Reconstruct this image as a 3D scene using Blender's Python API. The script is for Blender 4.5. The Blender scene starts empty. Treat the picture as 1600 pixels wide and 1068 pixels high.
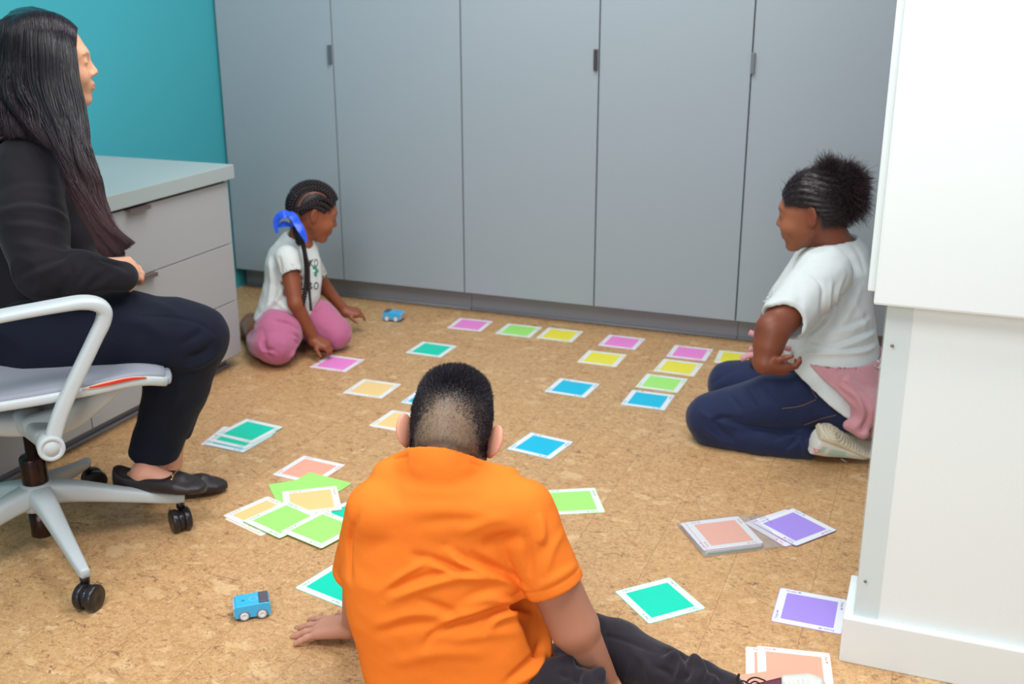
import bpy, math, random
import numpy as np
from mathutils import Vector, Matrix
from mathutils.bvhtree import BVHTree
random.seed(7); RNG = np.random.default_rng(11)
SC = bpy.context.scene
# ------------------------------------------------------------------ camera
CH, CF, PITCH, YAW, ROLL = 1.36, 1726.98, 0.316886, -0.3729805, -0.0019239
_cy, _sy, _cp, _sp = math.cos(YAW), math.sin(YAW), math.cos(PITCH), math.sin(PITCH)
FW = np.array([_sy*_cp, _cy*_cp, -_sp]); _r = np.array([_cy, -_sy, 0.]); _u = np.cross(_r, FW)
RT = _r*math.cos(ROLL) + _u*math.sin(ROLL); UP = -_r*math.sin(ROLL) + _u*math.cos(ROLL)
CAM = np.array([0., 0., CH])
cd = bpy.data.cameras.new('camera'); co = bpy.data.objects.new('camera', cd); SC.collection.objects.link(co)
M = Matrix(((RT[0], UP[0], -FW[0], 0), (RT[1], UP[1], -FW[1], 0), (RT[2], UP[2], -FW[2], CH), (0, 0, 0, 1)))
co.matrix_world = M
cd.sensor_width = 36; cd.lens = CF*36/1600; cd.clip_start = 0.05
cd.dof.use_dof = True; cd.dof.focus_distance = 2.15; cd.dof.aperture_fstop = 5.0
SC.camera = co
# ------------------------------------------------------------------ world, lights, exposure
w = bpy.data.worlds.new('world'); SC.world = w; w.use_nodes = True
w.node_tree.nodes['Background'].inputs[0].default_value = (0.80, 0.90, 1.0, 1)
w.node_tree.nodes['Background'].inputs[1].default_value = 0.40
def area(name, loc, target, size, power, col, sy=None):
    l = bpy.data.lights.new(name, 'AREA'); l.energy = power; l.color = col; l.size = size
    if sy: l.shape = 'RECTANGLE'; l.size_y = sy
    o = bpy.data.objects.new(name, l); SC.collection.objects.link(o)
    o.location = loc; o.rotation_euler = (Vector(target)-Vector(loc)).to_track_quat('-Z', 'Y').to_euler()
    return o
area('overhead_light', (0.15, 1.7, 2.7), (-0.45, 2.05, 0), 0.8, 36, (1.0, 0.99, 0.98))
area('overhead_light', (-1.1, 0.45, 2.7), (-1.0, 1.2, 0), 0.9, 44, (1.0, 0.99, 0.98))  # extra overhead fill, added to brighten the near floor
area('overhead_light', (-1.3, 2.9, 2.75), (-1.35, 3.5, 0), 1.2, 42, (1.0, 0.985, 0.965))
area('frontal_fill_light', (0.1, -3.6, 2.3), (-1.0, 2.8, 0.6), 2.4, 100, (0.94, 0.98, 1.0))  # broad frontal fill added behind the camera, no window there
SC.view_settings.view_transform = 'Standard'; SC.view_settings.look = 'None'
SC.view_settings.gamma = 1; SC.view_settings.use_curve_mapping = False
SC.view_settings.exposure = 0.0

# ------------------------------------------------------------------ helpers
def U(px, py, d):
    """world point seen at photo pixel (px,py) at camera depth d"""
    return CAM + d*(FW + RT*((px-800)/CF) - UP*((py-534)/CF))
def UZ(px, py, z=0.):
    r = FW + RT*((px-800)/CF) - UP*((py-534)/CF)
    return CAM + r*((z-CH)/r[2])
def lin(c):
    if isinstance(c, str): c = tuple(int(c[i:i+2], 16)/255 for i in (0, 2, 4))
    return tuple(((x/12.92) if x <= .04045 else ((x+.055)/1.055)**2.4) for x in c)
MATS = {}
def mat(name, col=None, rough=.5, metal=0., attr=False, bump=None, sss=0., spec=.5, sheen=0., coat=0., noise=None):
    if name in MATS: return MATS[name]
    m = bpy.data.materials.new(name); m.use_nodes = True; nt = m.node_tree; b = nt.nodes['Principled BSDF']
    b.inputs['Roughness'].default_value = rough; b.inputs['Metallic'].default_value = metal
    b.inputs['Specular IOR Level'].default_value = spec
    if sheen: b.inputs['Sheen Weight'].default_value = sheen; b.inputs['Sheen Roughness'].default_value = .5
    if coat: b.inputs['Coat Weight'].default_value = coat; b.inputs['Coat Roughness'].default_value = .15
    if sss:
        b.inputs['Subsurface Weight'].default_value = sss; b.inputs['Subsurface Radius'].default_value = (1, .35, .2)
        b.inputs['Subsurface Scale'].default_value = .006
    src = None
    if attr:
        a = nt.nodes.new('ShaderNodeAttribute'); a.attribute_name = 'Col'; src = a.outputs['Color']
    if col is not None: b.inputs['Base Color'].default_value = (*lin(col), 1)
    tc = nt.nodes.new('ShaderNodeTexCoord')
    if noise:                                   # (scale, strength): slight colour variation of the stuff itself
        n = nt.nodes.new('ShaderNodeTexNoise'); n.inputs['Scale'].default_value = noise[0]; n.inputs['Detail'].default_value = 4
        nt.links.new(tc.outputs['Object'], n.inputs['Vector'])
        mr = nt.nodes.new('ShaderNodeMapRange'); mr.inputs['To Min'].default_value = 1-noise[1]; mr.inputs['To Max'].default_value = 1+noise[1]
        nt.links.new(n.outputs['Fac'], mr.inputs['Value'])
        mx = nt.nodes.new('ShaderNodeVectorMath'); mx.operation = 'SCALE'
        if src is not None: nt.links.new(src, mx.inputs[0])
        else: mx.inputs[0].default_value = lin(col)
        nt.links.new(mr.outputs[0], mx.inputs['Scale']); src = mx.outputs[0]
    if src is not None: nt.links.new(src, b.inputs['Base Color'])
    if bump:                                    # list of (scale, strength, distance[, stretch])
        prev = None
        for bb in bump:
            n = nt.nodes.new('ShaderNodeTexNoise'); n.inputs['Scale'].default_value = bb[0]; n.inputs['Detail'].default_value = 5
            if len(bb) > 3:
                mp = nt.nodes.new('ShaderNodeMapping'); mp.inputs['Scale'].default_value = bb[3]; mp.inputs['Rotation'].default_value = bb[4]
                nt.links.new(tc.outputs['Object'], mp.inputs[0]); nt.links.new(mp.outputs[0], n.inputs['Vector'])
            else: nt.links.new(tc.outputs['Object'], n.inputs['Vector'])
            bp = nt.nodes.new('ShaderNodeBump'); bp.inputs['Strength'].default_value = bb[1]; bp.inputs['Distance'].default_value = bb[2]
            nt.links.new(n.outputs['Fac'], bp.inputs['Height'])
            if prev is not None: nt.links.new(prev, bp.inputs['Normal'])
            prev = bp.outputs[0]
        nt.links.new(prev, b.inputs['Normal'])
    MATS[name] = m; return m
def link(o, parent=None):
    SC.collection.objects.link(o)
    if parent is not None: o.parent = parent; o.matrix_parent_inverse = Matrix.Identity(4)
    return o
def wm(o):      # world matrix of an object whose parents only use location/rotation
    m = o.matrix_basis.copy()
    while o.parent is not None: o = o.parent; m = o.matrix_basis @ m
    return m
def mesh(name, V, Fc, m=None, parent=None, smooth=True, col=None, world=True):
    """V, Fc given in world coordinates (converted to the parent's frame) unless world=False"""
    V = np.asarray(V, dtype=np.float64)
    if parent is not None and world:
        inv = np.array(wm(parent).inverted()); V = V @ inv[:3, :3].T + inv[:3, 3]
    me = bpy.data.meshes.new(name)
    if isinstance(Fc, np.ndarray):
        n, k = Fc.shape
        me.vertices.add(len(V)); me.vertices.foreach_set('co', V.astype(np.float32).ravel())
        me.loops.add(n*k); me.loops.foreach_set('vertex_index', Fc.astype(np.int32).ravel())
        me.polygons.add(n); me.polygons.foreach_set('loop_start', np.arange(0, n*k, k, dtype=np.int32))
        me.update(calc_edges=True)
    else:
        me.from_pydata([tuple(v) for v in V], [], [tuple(f) for f in Fc]); me.update()
    if smooth: me.polygons.foreach_set('use_smooth', np.ones(len(me.polygons), dtype=bool))
    if col is not None:
        a = me.color_attributes.new('Col', 'FLOAT_COLOR', 'POINT')
        c = np.ones((len(V), 4), np.float32); c[:, :3] = col; a.data.foreach_set('color', c.ravel())
    if m is not None: me.materials.append(m)
    me.validate(); me.update()
    return link(bpy.data.objects.new(name, me), parent)
def empty(name, loc, rz=0.):
    o = bpy.data.objects.new(name, None); o.location = loc; o.rotation_euler = (0, 0, rz); o.empty_display_size = .05
    return link(o)
def tag(o, label, cat, group=None):
    o['label'] = label; o['category'] = cat
    if group: o['group'] = group
    return o
def struct(o): o['kind'] = 'structure'; return o
def box(lo, hi, bev=0., seg=2):
    """bevelled box as V, F"""
    import bmesh
    bm = bmesh.new(); bmesh.ops.create_cube(bm, size=1)
    lo, hi = np.array(lo, float), np.array(hi, float)
    for v in bm.verts: v.co = Vector((lo+hi)/2 + np.array(v.co)*(hi-lo))
    if bev: bmesh.ops.bevel(bm, geom=bm.edges[:], offset=bev, segments=seg, profile=.6, affect='EDGES')
    bm.verts.index_update()
    V = np.array([v.co[:] for v in bm.verts]); Fc = [[v.index for v in f.verts] for f in bm.faces]; bm.free()
    return V, Fc
def join(*vf):
    V = []; Fc = []; n = 0
    for v, f in vf:
        V.append(np.asarray(v)); Fc += [[i+n for i in q] for q in f]; n += len(v)
    return np.vstack(V), Fc
def bx(name, lo, hi, m, parent=None, bev=.002, world=True, smooth=False):
    V, Fc = box(lo, hi, bev); return mesh(name, V, Fc, m, parent, smooth, world=world)
def lathe(prof, seg=24, axis=(0, 0, 1), o=(0, 0, 0)):
    """prof: list of (r, h) along axis"""
    ax = np.array(axis, float); ax /= np.linalg.norm(ax)
    a = np.cross(ax, [0, 0, 1.]) if abs(ax[2]) < .9 else np.cross(ax, [1., 0, 0]); a /= np.linalg.norm(a); b = np.cross(ax, a)
    V = []; Fc = []; o = np.array(o, float)
    for r, h in prof:
        for k in range(seg):
            t = 2*math.pi*k/seg; V.append(o + ax*h + (a*math.cos(t)+b*math.sin(t))*max(r, 1e-5))
    for i in range(len(prof)-1):
        for k in range(seg):
            j = (k+1) % seg; Fc.append([i*seg+k, i*seg+j, (i+1)*seg+j, (i+1)*seg+k])
    Fc.append(list(range(seg))[::-1]); Fc.append([(len(prof)-1)*seg+k for k in range(seg)])
    return np.array(V), Fc
def cat_rom(P, n):
    P = np.asarray(P, float); Q = np.vstack([2*P[0]-P[1], P, 2*P[-1]-P[-2]]); out = []
    for i in range(len(P)-1):
        p0, p1, p2, p3 = Q[i:i+4]
        for k in range(n):
            t = k/n; out.append(.5*((2*p1)+(-p0+p2)*t+(2*p0-5*p1+4*p2-p3)*t*t+(-p0+3*p1-3*p2+p3)*t**3))
    out.append(P[-1]); return np.array(out)
def sweep(P, W, H, up=(0, 0, 1), n=6, seg=20, e=3.0):
    """superellipse section W (sideways) x H (along up) swept along a smooth path"""
    P = np.asarray(P, float); up = np.array(up, float)
    R = cat_rom(np.hstack([P, np.array(W, float)[:, None], np.array(H, float)[:, None]]), n)
    C, W, H = R[:, :3], R[:, 3], R[:, 4]; T = np.gradient(C, axis=0); T /= np.linalg.norm(T, axis=1)[:, None]
    t = 2*np.pi*np.arange(seg)/seg; cx = np.sign(np.cos(t))*np.abs(np.cos(t))**(2/e); sx = np.sign(np.sin(t))*np.abs(np.sin(t))**(2/e)
    V = []; Fc = []
    for i in range(len(C)):
        s = np.cross(T[i], up); s /= np.linalg.norm(s)+1e-9; u = np.cross(s, T[i])
        V.append(C[i] + np.outer(cx*W[i]/2, s) + np.outer(sx*H[i]/2, u))
    V = np.vstack(V); m = len(C)
    for i in range(m-1):
        for k in range(seg): j = (k+1) % seg; Fc.append([i*seg+k, i*seg+j, (i+1)*seg+j, (i+1)*seg+k])
    # domed caps
    for i, base, sg in ((0, 0, -1), (m-1, (m-1)*seg, 1)):
        ring = V[base:base+seg]; c = ring.mean(0); d = T[i]*sg*min(W[i], H[i])*.12
        n0 = len(V); V = np.vstack([V, c+(ring-c)*.82+d*.7, c[None]+d])
        for k in range(seg):
            j = (k+1) % seg; q = [base+k, base+j, n0+j, n0+k]; tr = [n0+k, n0+j, n0+seg]
            Fc.append(q if sg > 0 else q[::-1]); Fc.append(tr if sg > 0 else tr[::-1])
    return V, Fc
def xf(V, o, R, s=1.): return np.asarray(V) @ (np.asarray(R)*s).T + np.asarray(o)
def rotz(a): c, s = math.cos(a), math.sin(a); return np.array([[c, -s, 0], [s, c, 0], [0, 0, 1.]])
def frame(f, upv=(0, 0, 1)):
    """columns x=f, y=left, z=up"""
    f = np.array(f, float); f /= np.linalg.norm(f); y = np.cross(np.array(upv, float), f); y /= np.linalg.norm(y); z = np.cross(f, y)
    return np.stack([f, y, z], 1)

# ------------------------------------------------------------------ the room
def cork():
    m = bpy.data.materials.new('cork_floor'); m.use_nodes = True; nt = m.node_tree; L = nt.links.new; N = nt.nodes.new
    b = nt.nodes['Principled BSDF']; b.inputs['Roughness'].default_value = .42; b.inputs['Specular IOR Level'].default_value = .35
    tc = N('ShaderNodeTexCoord'); P = tc.outputs['Object']
    def noise(sc, det=4, dist=0., v=P, rough=.55):
        n = N('ShaderNodeTexNoise'); n.inputs['Scale'].default_value = sc; n.inputs['Detail'].default_value = det
        n.inputs['Distortion'].default_value = dist; n.inputs['Roughness'].default_value = rough; L(v, n.inputs['Vector']); return n
    def ramp(src, stops):
        r = N('ShaderNodeValToRGB'); e = r.color_ramp.elements
        while len(e) < len(stops): e.new(.5)
        for q, (p, c) in zip(e, stops): q.position = p; q.color = (*c, 1) if len(c) == 3 else c
        L(src, r.inputs[0]); return r
    def mix(f, a, c, mode='MIX'):
        x = N('ShaderNodeMix'); x.data_type = 'RGBA'; x.blend_type = mode
        if isinstance(f, float): x.inputs[0].default_value = f
        else: L(f, x.inputs[0])
        for s, k in ((a, 6), (c, 7)):
            if isinstance(s, tuple): x.inputs[k].default_value = (*s, 1)
            else: L(s, x.inputs[k])
        return x.outputs[2]
    # per plank offset of the pattern
    sep = N('ShaderNodeSeparateXYZ'); L(P, sep.inputs[0])
    dv = N('ShaderNodeMath'); dv.operation = 'MULTIPLY_ADD'; dv.inputs[1].default_value = 1/.1955; dv.inputs[2].default_value = .9106; L(sep.outputs[0], dv.inputs[0])
    fl = N('ShaderNodeMath'); fl.operation = 'FLOOR'; L(dv.outputs[0], fl.inputs[0])
    fr = N('ShaderNodeMath'); fr.operation = 'FRACT'; L(dv.outputs[0], fr.inputs[0])
    wn = N('ShaderNodeTexWhiteNoise'); wn.noise_dimensions = '1D'; L(fl.outputs[0], wn.inputs['W'])
    sc_ = N('ShaderNodeVectorMath'); sc_.operation = 'SCALE'; sc_.inputs['Scale'].default_value = 3.; L(wn.outputs['Color'], sc_.inputs[0])
    ad = N('ShaderNodeVectorMath'); ad.operation = 'ADD'; L(P, ad.inputs[0]); L(sc_.outputs[0], ad.inputs[1]); Q = ad.outputs[0]
    big = noise(6, 3, .4, Q); mid = noise(22, 6, 1.0, Q, .65); fine = noise(260, 3, .3, Q, .6); med = noise(85, 4, .8, Q, .6); gr = noise(620, 2, 0, Q)
    base = ramp(mid.outputs['Fac'], [(.30, lin('ae8356')), (.45, lin('c49a6b')), (.56, lin('cba373')), (.70, lin('d6af80'))])
    fn = ramp(fine.outputs['Fac'], [(.33, lin('8d6040')), (.47, lin('c49a69')), (.60, lin('d5ad7c')), (.72, lin('e6c79b'))])
    c0 = mix(.55, base.outputs[0], fn.outputs[0])
    mn = ramp(med.outputs['Fac'], [(.34, lin('96673f')), (.48, lin('c19567')), (.66, lin('dcb687'))])
    c1 = mix(.34, c0, mn.outputs[0])
    # pale and brown chips with ragged outlines
    def chips(scale, thr, amt, ca, cb, cin, rot):
        n2 = noise(scale*.8, 3, 0, Q); n3 = noise(scale*4.5, 3, 0, Q)
        a1 = N('ShaderNodeVectorMath'); a1.operation = 'SCALE'; a1.inputs['Scale'].default_value = 1.3/scale; L(n2.outputs['Color'], a1.inputs[0])
        a2 = N('ShaderNodeVectorMath'); a2.operation = 'SCALE'; a2.inputs['Scale'].default_value = .55/scale; L(n3.outputs['Color'], a2.inputs[0])
        a3 = N('ShaderNodeVectorMath'); a3.operation = 'ADD'; L(a1.outputs[0], a3.inputs[0]); L(a2.outputs[0], a3.inputs[1])
        a4 = N('ShaderNodeVectorMath'); a4.operation = 'ADD'; L(a3.outputs[0], a4.inputs[0]); L(Q, a4.inputs[1])
        m_ = N('ShaderNodeMapping'); m_.inputs['Scale'].default_value = (1, 1.7, 1); m_.inputs['Rotation'].default_value = (0, 0, rot); L(a4.outputs[0], m_.inputs[0])
        vo = N('ShaderNodeTexVoronoi'); vo.inputs['Scale'].default_value = scale; L(m_.outputs[0], vo.inputs['Vector'])
        sv = N('ShaderNodeSeparateColor'); L(vo.outputs['Color'], sv.inputs[0])
        pick = ramp(sv.outputs[0], [(thr, (0, 0, 0)), (thr+.03, (amt, amt, amt))]); ed = ramp(vo.outputs['Distance'], [(.36, (1, 1, 1)), (.46, (0, 0, 0))])
        f = N('ShaderNodeMath'); f.operation = 'MULTIPLY'; L(pick.outputs[0], f.inputs[0]); L(ed.outputs[0], f.inputs[1])
        return mix(f.outputs[0], cin, mix(sv.outputs[1], ca, cb))
    c2 = chips(13, .78, .40, lin('d2a777'), lin('edd0a2'), c1, .3)
    c2 = chips(26, .70, .45, lin('a87549'), lin('e9ca9b'), c2, 1.9)
    c2 = chips(55, .72, .6, lin('8a5c3c'), lin('e2bf90'), c2, 2.6)
    # dark bark flecks: thin warped streaks
    mp = N('ShaderNodeMapping'); mp.inputs['Scale'].default_value = (22, 44, 1); mp.inputs['Rotation'].default_value = (0, 0, .35); L(Q, mp.inputs[0])
    dk = noise(1.0, 9, 1.8, mp.outputs[0], .66)
    dkr = ramp(dk.outputs['Fac'], [(.365, (1, 1, 1)), (.415, (0, 0, 0))])
    d3 = noise(75, 6, 1.6, Q, .65); d3r = ramp(d3.outputs['Fac'], [(.365, (1, 1, 1)), (.405, (0, 0, 0))])
    clus = ramp(big.outputs['Fac'], [(.38, (.30, .30, .30)), (.60, (1, 1, 1))])
    dm = N('ShaderNodeMath'); dm.operation = 'MAXIMUM'; L(dkr.outputs[0], dm.inputs[0]); L(d3r.outputs[0], dm.inputs[1])
    dm2 = N('ShaderNodeMath'); dm2.operation = 'MULTIPLY'; L(dm.outputs[0], dm2.inputs[0]); L(clus.outputs[0], dm2.inputs[1])
    dm3 = N('ShaderNodeMath'); dm3.operation = 'MULTIPLY'; dm3.inputs[1].default_value = .85; L(dm2.outputs[0], dm3.inputs[0])
    c3 = mix(dm3.outputs[0], c2, lin('77503c'))
    gm = N('ShaderNodeMapRange'); gm.inputs['From Min'].default_value = .3; gm.inputs['From Max'].default_value = .7; gm.inputs['To Min'].default_value = .86; gm.inputs['To Max'].default_value = 1.12; L(gr.outputs['Fac'], gm.inputs['Value'])
    g2 = N('ShaderNodeVectorMath'); g2.operation = 'SCALE'; L(c3, g2.inputs[0]); L(gm.outputs[0], g2.inputs['Scale'])
    # plank seams
    ab = N('ShaderNodeMath'); ab.operation = 'LESS_THAN'; ab.inputs[1].default_value = .007; L(fr.outputs[0], ab.inputs[0])
    sm = N('ShaderNodeMath'); sm.operation = 'MULTIPLY'; sm.inputs[1].default_value = .55; L(ab.outputs[0], sm.inputs[0])
    c4 = mix(sm.outputs[0], g2.outputs[0], lin('6b4a33'))
    L(c4, b.inputs['Base Color'])
    bp = N('ShaderNodeBump'); bp.inputs['Strength'].default_value = .25; bp.inputs['Distance'].default_value = .001; L(fine.outputs['Fac'], bp.inputs['Height']); L(bp.outputs[0], b.inputs['Normal'])
    return m
M_teal = mat('teal_paint', '3fa9b6', .6, bump=[(90, .12, .002)], noise=(3, .02))
M_white = mat('white_wall_paint', 'e4ebeb', .55, bump=[(160, .15, .0015)])
M_white2 = mat('white_panel_paint', 'e3eaea', .45, bump=[(120, .08, .001)])
M_grey = mat('grey_cabinet_laminate', '98a2aa', .5, noise=(260, .025), spec=.4)
M_drawer = mat('pale_grey_drawer_laminate', 'aaacae', .5, noise=(260, .02), spec=.4)
M_top = mat('light_grey_worktop_laminate', 'a6b1b1', .45, noise=(300, .02))
M_toe = mat('grey_vinyl_toe_kick', '8d9099', .4)
M_dark = mat('dark_gap', '2b2628', .8)
M_pull = mat('dark_bronze_metal', '4f4a4b', .4, .5); M_pull3 = mat('brown_grey_metal', '7a6d6c', .4, .5)
M_pull2 = mat('grey_metal_pull', '75797c', .4, .6)
fl = struct(bx('floor', (-3.2, -.6, -.06), (1.6, 4.5, 0), cork(), bev=0))
struct(bx('wall_left', (-3.12, -.6, 0), (-2.995, 4.5, 2.9), M_teal, bev=0))
struct(bx('wall_back', (-2.995, 4.5, 0), (1.6, 4.62, 2.9), M_white, bev=0))
# tall grey cabinets along the back
DY = 4.14; SX = [-2.985, -2.418, -1.836, -1.263, -.688, -.112, .464, 1.04]
names = ['between the teal wall and the next door', 'behind the girl with the blue bow', 'middle one, behind the pink and green cards', 'right of the middle seam with a dark pull at its left edge', 'behind the girl in blue jeans', 'hidden mostly behind the white wall', 'beyond the white wall']
def cabinet_pull(parent, x, z0, z1, m): bx('door_pull', (x-.010, DY-.012, z0), (x+.010, DY+.004, z1), m, parent, .001)
pairs = [(0, 1), (2, 3), (4, 5)]
clabels = ['tall grey cupboard at the left, beside the teal wall', 'tall grey cupboard in the middle of the back row', 'tall grey cupboard at the right, behind the kneeling girl in jeans and the white wall']
seams = [(SX[0], SX[1], SX[2]), (SX[2], SX[3], SX[4]), (SX[4], SX[5], SX[6])]
for (x0, x1, x2), lb in zip(seams, clabels):
    t = tag(empty('storage_cabinet', ((x0+x2)/2, DY+.2, 0)), lb, 'cabinet', 'tall grey cupboards along the back wall')
    bx('cabinet_body', (x0+.001, DY+.021, .098), (x2-.001, DY+.33, 2.45), M_dark, t, 0)
    bx('cabinet_door', (x0+.0025, DY, .098), (x1-.0025, DY+.0195, 2.45), M_grey, t, .0012)
    bx('cabinet_door', (x1+.0025, DY, .098), (x2-.0025, DY+.0195, 2.45), M_grey, t, .0012)
    bx('toe_kick', (x0+.001, DY+.075, 0), (x2-.001, DY+.095, .098), M_toe, t, 0)
    V, Fc = sweep([(x0+.004, DY+.0735, .006), (x2-.004, DY+.0735, .006)], [.018, .018], [.012, .012], seg=12, n=1); mesh('cove_base', V, Fc, M_toe, t)
    k = clabels.index(lb)
    px, z0, z1, mm = ((-2.429, 1.026, 1.103, M_pull2), (-1.275, 1.030, 1.108, M_pull), (-.683, 1.034, 1.108, M_pull2))[k]
    bx('door_pull', (px-.007, DY-.012, z0), (px+.007, DY+.003, z1), mm, t, .001)
# low drawer unit under a worktop along the teal wall
DX = -2.345; DE = 3.245
t = tag(empty('drawer_cabinet', (-2.66, 2.6, 0)), 'low pale grey drawer unit standing against the teal wall behind the seated woman', 'cabinet')
bx('cabinet_body', (-2.994, 2.0, .055), (DX-.02, DE-.019, .694), M_dark, t, 0)
bx('side_panel', (-2.994, DE-.018, .05), (DX-.002, DE, .694), M_drawer, t, .001)
yb = [(2.46, DE-.0), (2.0, 2.456)]
for (y0, y1) in yb:
    for z0, z1 in ((.052, .2525), (.2555, .4635), (.4665, .684)):
        d = bx('drawer', (DX-.018, y0, z0), (DX, y1, z1), M_drawer, t, .0015)
        if z0 > .2:
            yc = 2.755 if y1 > 2.5 else (y0+y1)/2
            V, Fc = join(box((DX-.002, yc-.050, z1-.001), (DX+.022, yc+.050, z1+.002), .0006), box((DX+.0195, yc-.050, z1-.011), (DX+.022, yc+.050, z1+.001), .0006))
            mesh('drawer_pull', V, Fc, M_pull3, d, False)
bx('toe_kick', (-2.9, 2.0, 0), (DX-.05, DE-.03, .055), M_toe, t, 0)
V, Fc = sweep([(DX-.046, 2.0, .006), (DX-.046, DE-.028, .006)], [.018, .018], [.012, .012], seg=12, n=1); mesh('cove_base', V, Fc, M_toe, t)
tag(bx('worktop', (-2.994, 1.985, .695), (DX+.018, DE+.02, .744), M_top, bev=.0025), 'light grey worktop slab lying on the low drawer unit', 'worktop')
# white partition at the right
struct(bx('wall_right', (-.070, 2.126, 0), (1.6, 2.27, 2.9), M_white, bev=.002))
struct(bx('baseboard_right', (-.090, 2.108, 0), (1.6, 2.2955, .104), M_white2, bev=.003))
g = tag(empty('wall_panel', (.5, 2.1, .78)), 'thick white panel fixed to the upper part of the white wall', 'wall panel')
bx('panel_board', (-.094, 2.086, .783), (1.6, 2.1245, 2.9), M_white2, g, .005)
bx('backing_board', (-.109, 2.128, .797), (-.0705, 2.262, 2.9), M_white2, g, .004)
def film(name, tint, amt, rough):
    m = bpy.data.materials.new(name); m.use_nodes = True; nt = m.node_tree; nt.nodes.clear()
    out = nt.nodes.new('ShaderNodeOutputMaterial'); tr = nt.nodes.new('ShaderNodeBsdfTransparent'); gl = nt.nodes.new('ShaderNodeBsdfPrincipled'); mx = nt.nodes.new('ShaderNodeMixShader')
    tr.inputs[0].default_value = (*tint, 1); gl.inputs['Base Color'].default_value = (.72, .74, .75, 1); gl.inputs['Roughness'].default_value = rough
    mx.inputs[0].default_value = amt; nt.links.new(tr.outputs[0], mx.inputs[1]); nt.links.new(gl.outputs[0], mx.inputs[2]); nt.links.new(mx.outputs[0], out.inputs[0]); return m
ac = film('clear_acrylic', (.97, .985, .985), .10, .08)
g = tag(empty('corner_guard', (-.07, 2.12, .44)), 'clear plastic corner guard screwed to the edge of the white wall', 'corner guard')
V, Fc = join(box((-.0725, 2.1225, .106), (-.022, 2.1250, .782), .0006), box((-.0725, 2.1250, .106), (-.0705, 2.170, .782), .0006)); mesh('guard_strip', V, Fc, ac, g, False)
for (px, py) in ((1394, 540), (1352, 908)):
    r_ = U(px, py, 1)-CAM; p = CAM + r_*((2.1222-0)/r_[1])
    V, Fc = lathe([(.0033, 0), (.0033, .0008), (.002, .0014), (.0008, .0009)], 16, (0, -1, 0), p); mesh('screw', V, Fc, mat('steel_screw', '8b8d90', .35, .9), g)

# ------------------------------------------------------------------ colour cards
CC = {'Pink': ('f18cd8', 'pink'), 'Green': ('a5ea78', 'light green'), 'Yellow': ('efe444', 'yellow'), 'Blue': ('00bbe0', 'blue'), 'Teal': ('00d0b0', 'teal green'),
      'Orange': ('f3cf8b', 'pale orange'), 'Red': ('f2ab92', 'salmon'), 'Purple': ('a78fe6', 'purple')}
CARD_S = .1525
M_card = mat('white_card', 'e6e9ec', .38, spec=.45)
def rrect(s, r=.006, k=4):
    P = []
    for cx, cy, a0 in ((1, 1, 0), (-1, 1, 90), (-1, -1, 180), (1, -1, 270)):
        for i in range(k+1):
            a = math.radians(a0+90*i/k); P.append((cx*(s/2-r)+r*math.cos(a), cy*(s/2-r)+r*math.sin(a)))
    return P
def slab(P, z0, z1):
    n = len(P); V = [(x, y, z0) for x, y in P]+[(x, y, z1) for x, y in P]
    Fc = [list(range(n))[::-1], [n+i for i in range(n)]]+[[i, (i+1) % n, n+(i+1) % n, n+i] for i in range(n)]
    return np.array(V), Fc
def word_mesh(word):
    c = bpy.data.curves.new('w', 'FONT'); c.body = word; c.size = .0088; c.extrude = .00004; c.resolution_u = 2; c.offset = .00012
    o = bpy.data.objects.new('w', c); SC.collection.objects.link(o); dg = bpy.context.evaluated_depsgraph_get()
    me = bpy.data.meshes.new_from_object(o.evaluated_get(dg)); V = np.array([v.co[:] for v in me.vertices]); Fc = [list(p.vertices) for p in me.polygons]
    bpy.data.objects.remove(o); bpy.data.curves.remove(c)
    wdt = V[:, 0].max(); return V, Fc, wdt
ICON = {'Teal': 3, 'Purple': 4, 'Red': 6, 'Green': 10, 'Pink': 5, 'Blue': 8, 'Yellow': 4, 'Orange': 7}
CM = {}
def card_parts(word):
    if word in CM: return CM[word]
    hexc = CC[word][0]; mc = mat('card_'+CC[word][1].replace(' ', '_'), hexc, .38, spec=.45)
    V, Fc, wd = word_mesh(word); parts = []
    n = ICON[word]; ic = []
    for i in range(n):
        a = math.pi/2+2*math.pi*i/n+(math.pi/4 if n == 4 else 0); ic.append((.0034*math.cos(a)*(1.5 if n == 4 else 1), .0034*math.sin(a)*(.9 if n == 4 else 1)))
    iV, iF = slab(ic, -.00004, .00004); iV = iV + [wd+.007, .003, 0]
    wV, wF = join((V, Fc), (iV, iF)); pV, pF = wV+[-.060, .0645, .00072], wF
    res = {}
    def me(nm, VF, m):
        x = bpy.data.meshes.new(nm); x.from_pydata([tuple(v) for v in VF[0]], [], VF[1]); x.materials.append(m); x.update(); return x
    res['body'] = me('color_card', slab(rrect(CARD_S), 0, .0005), mc)
    res['face'] = me('white_border', slab(rrect(CARD_S-.0022, .005), .0003, .0006), M_card)
    q = .0575; res['sq'] = me('color_square', slab([(q, q), (-q, q), (-q, -q), (q, -q)], .0004, .00068), mc)
    res['txt'] = me('printed_word', (pV, pF), mat('card_print_'+CC[word][1].replace(' ', '_'), tuple(x*.88 for x in (int(hexc[i:i+2], 16)/255 for i in (0, 2, 4))), .4))
    CM[word] = res; return res
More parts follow.
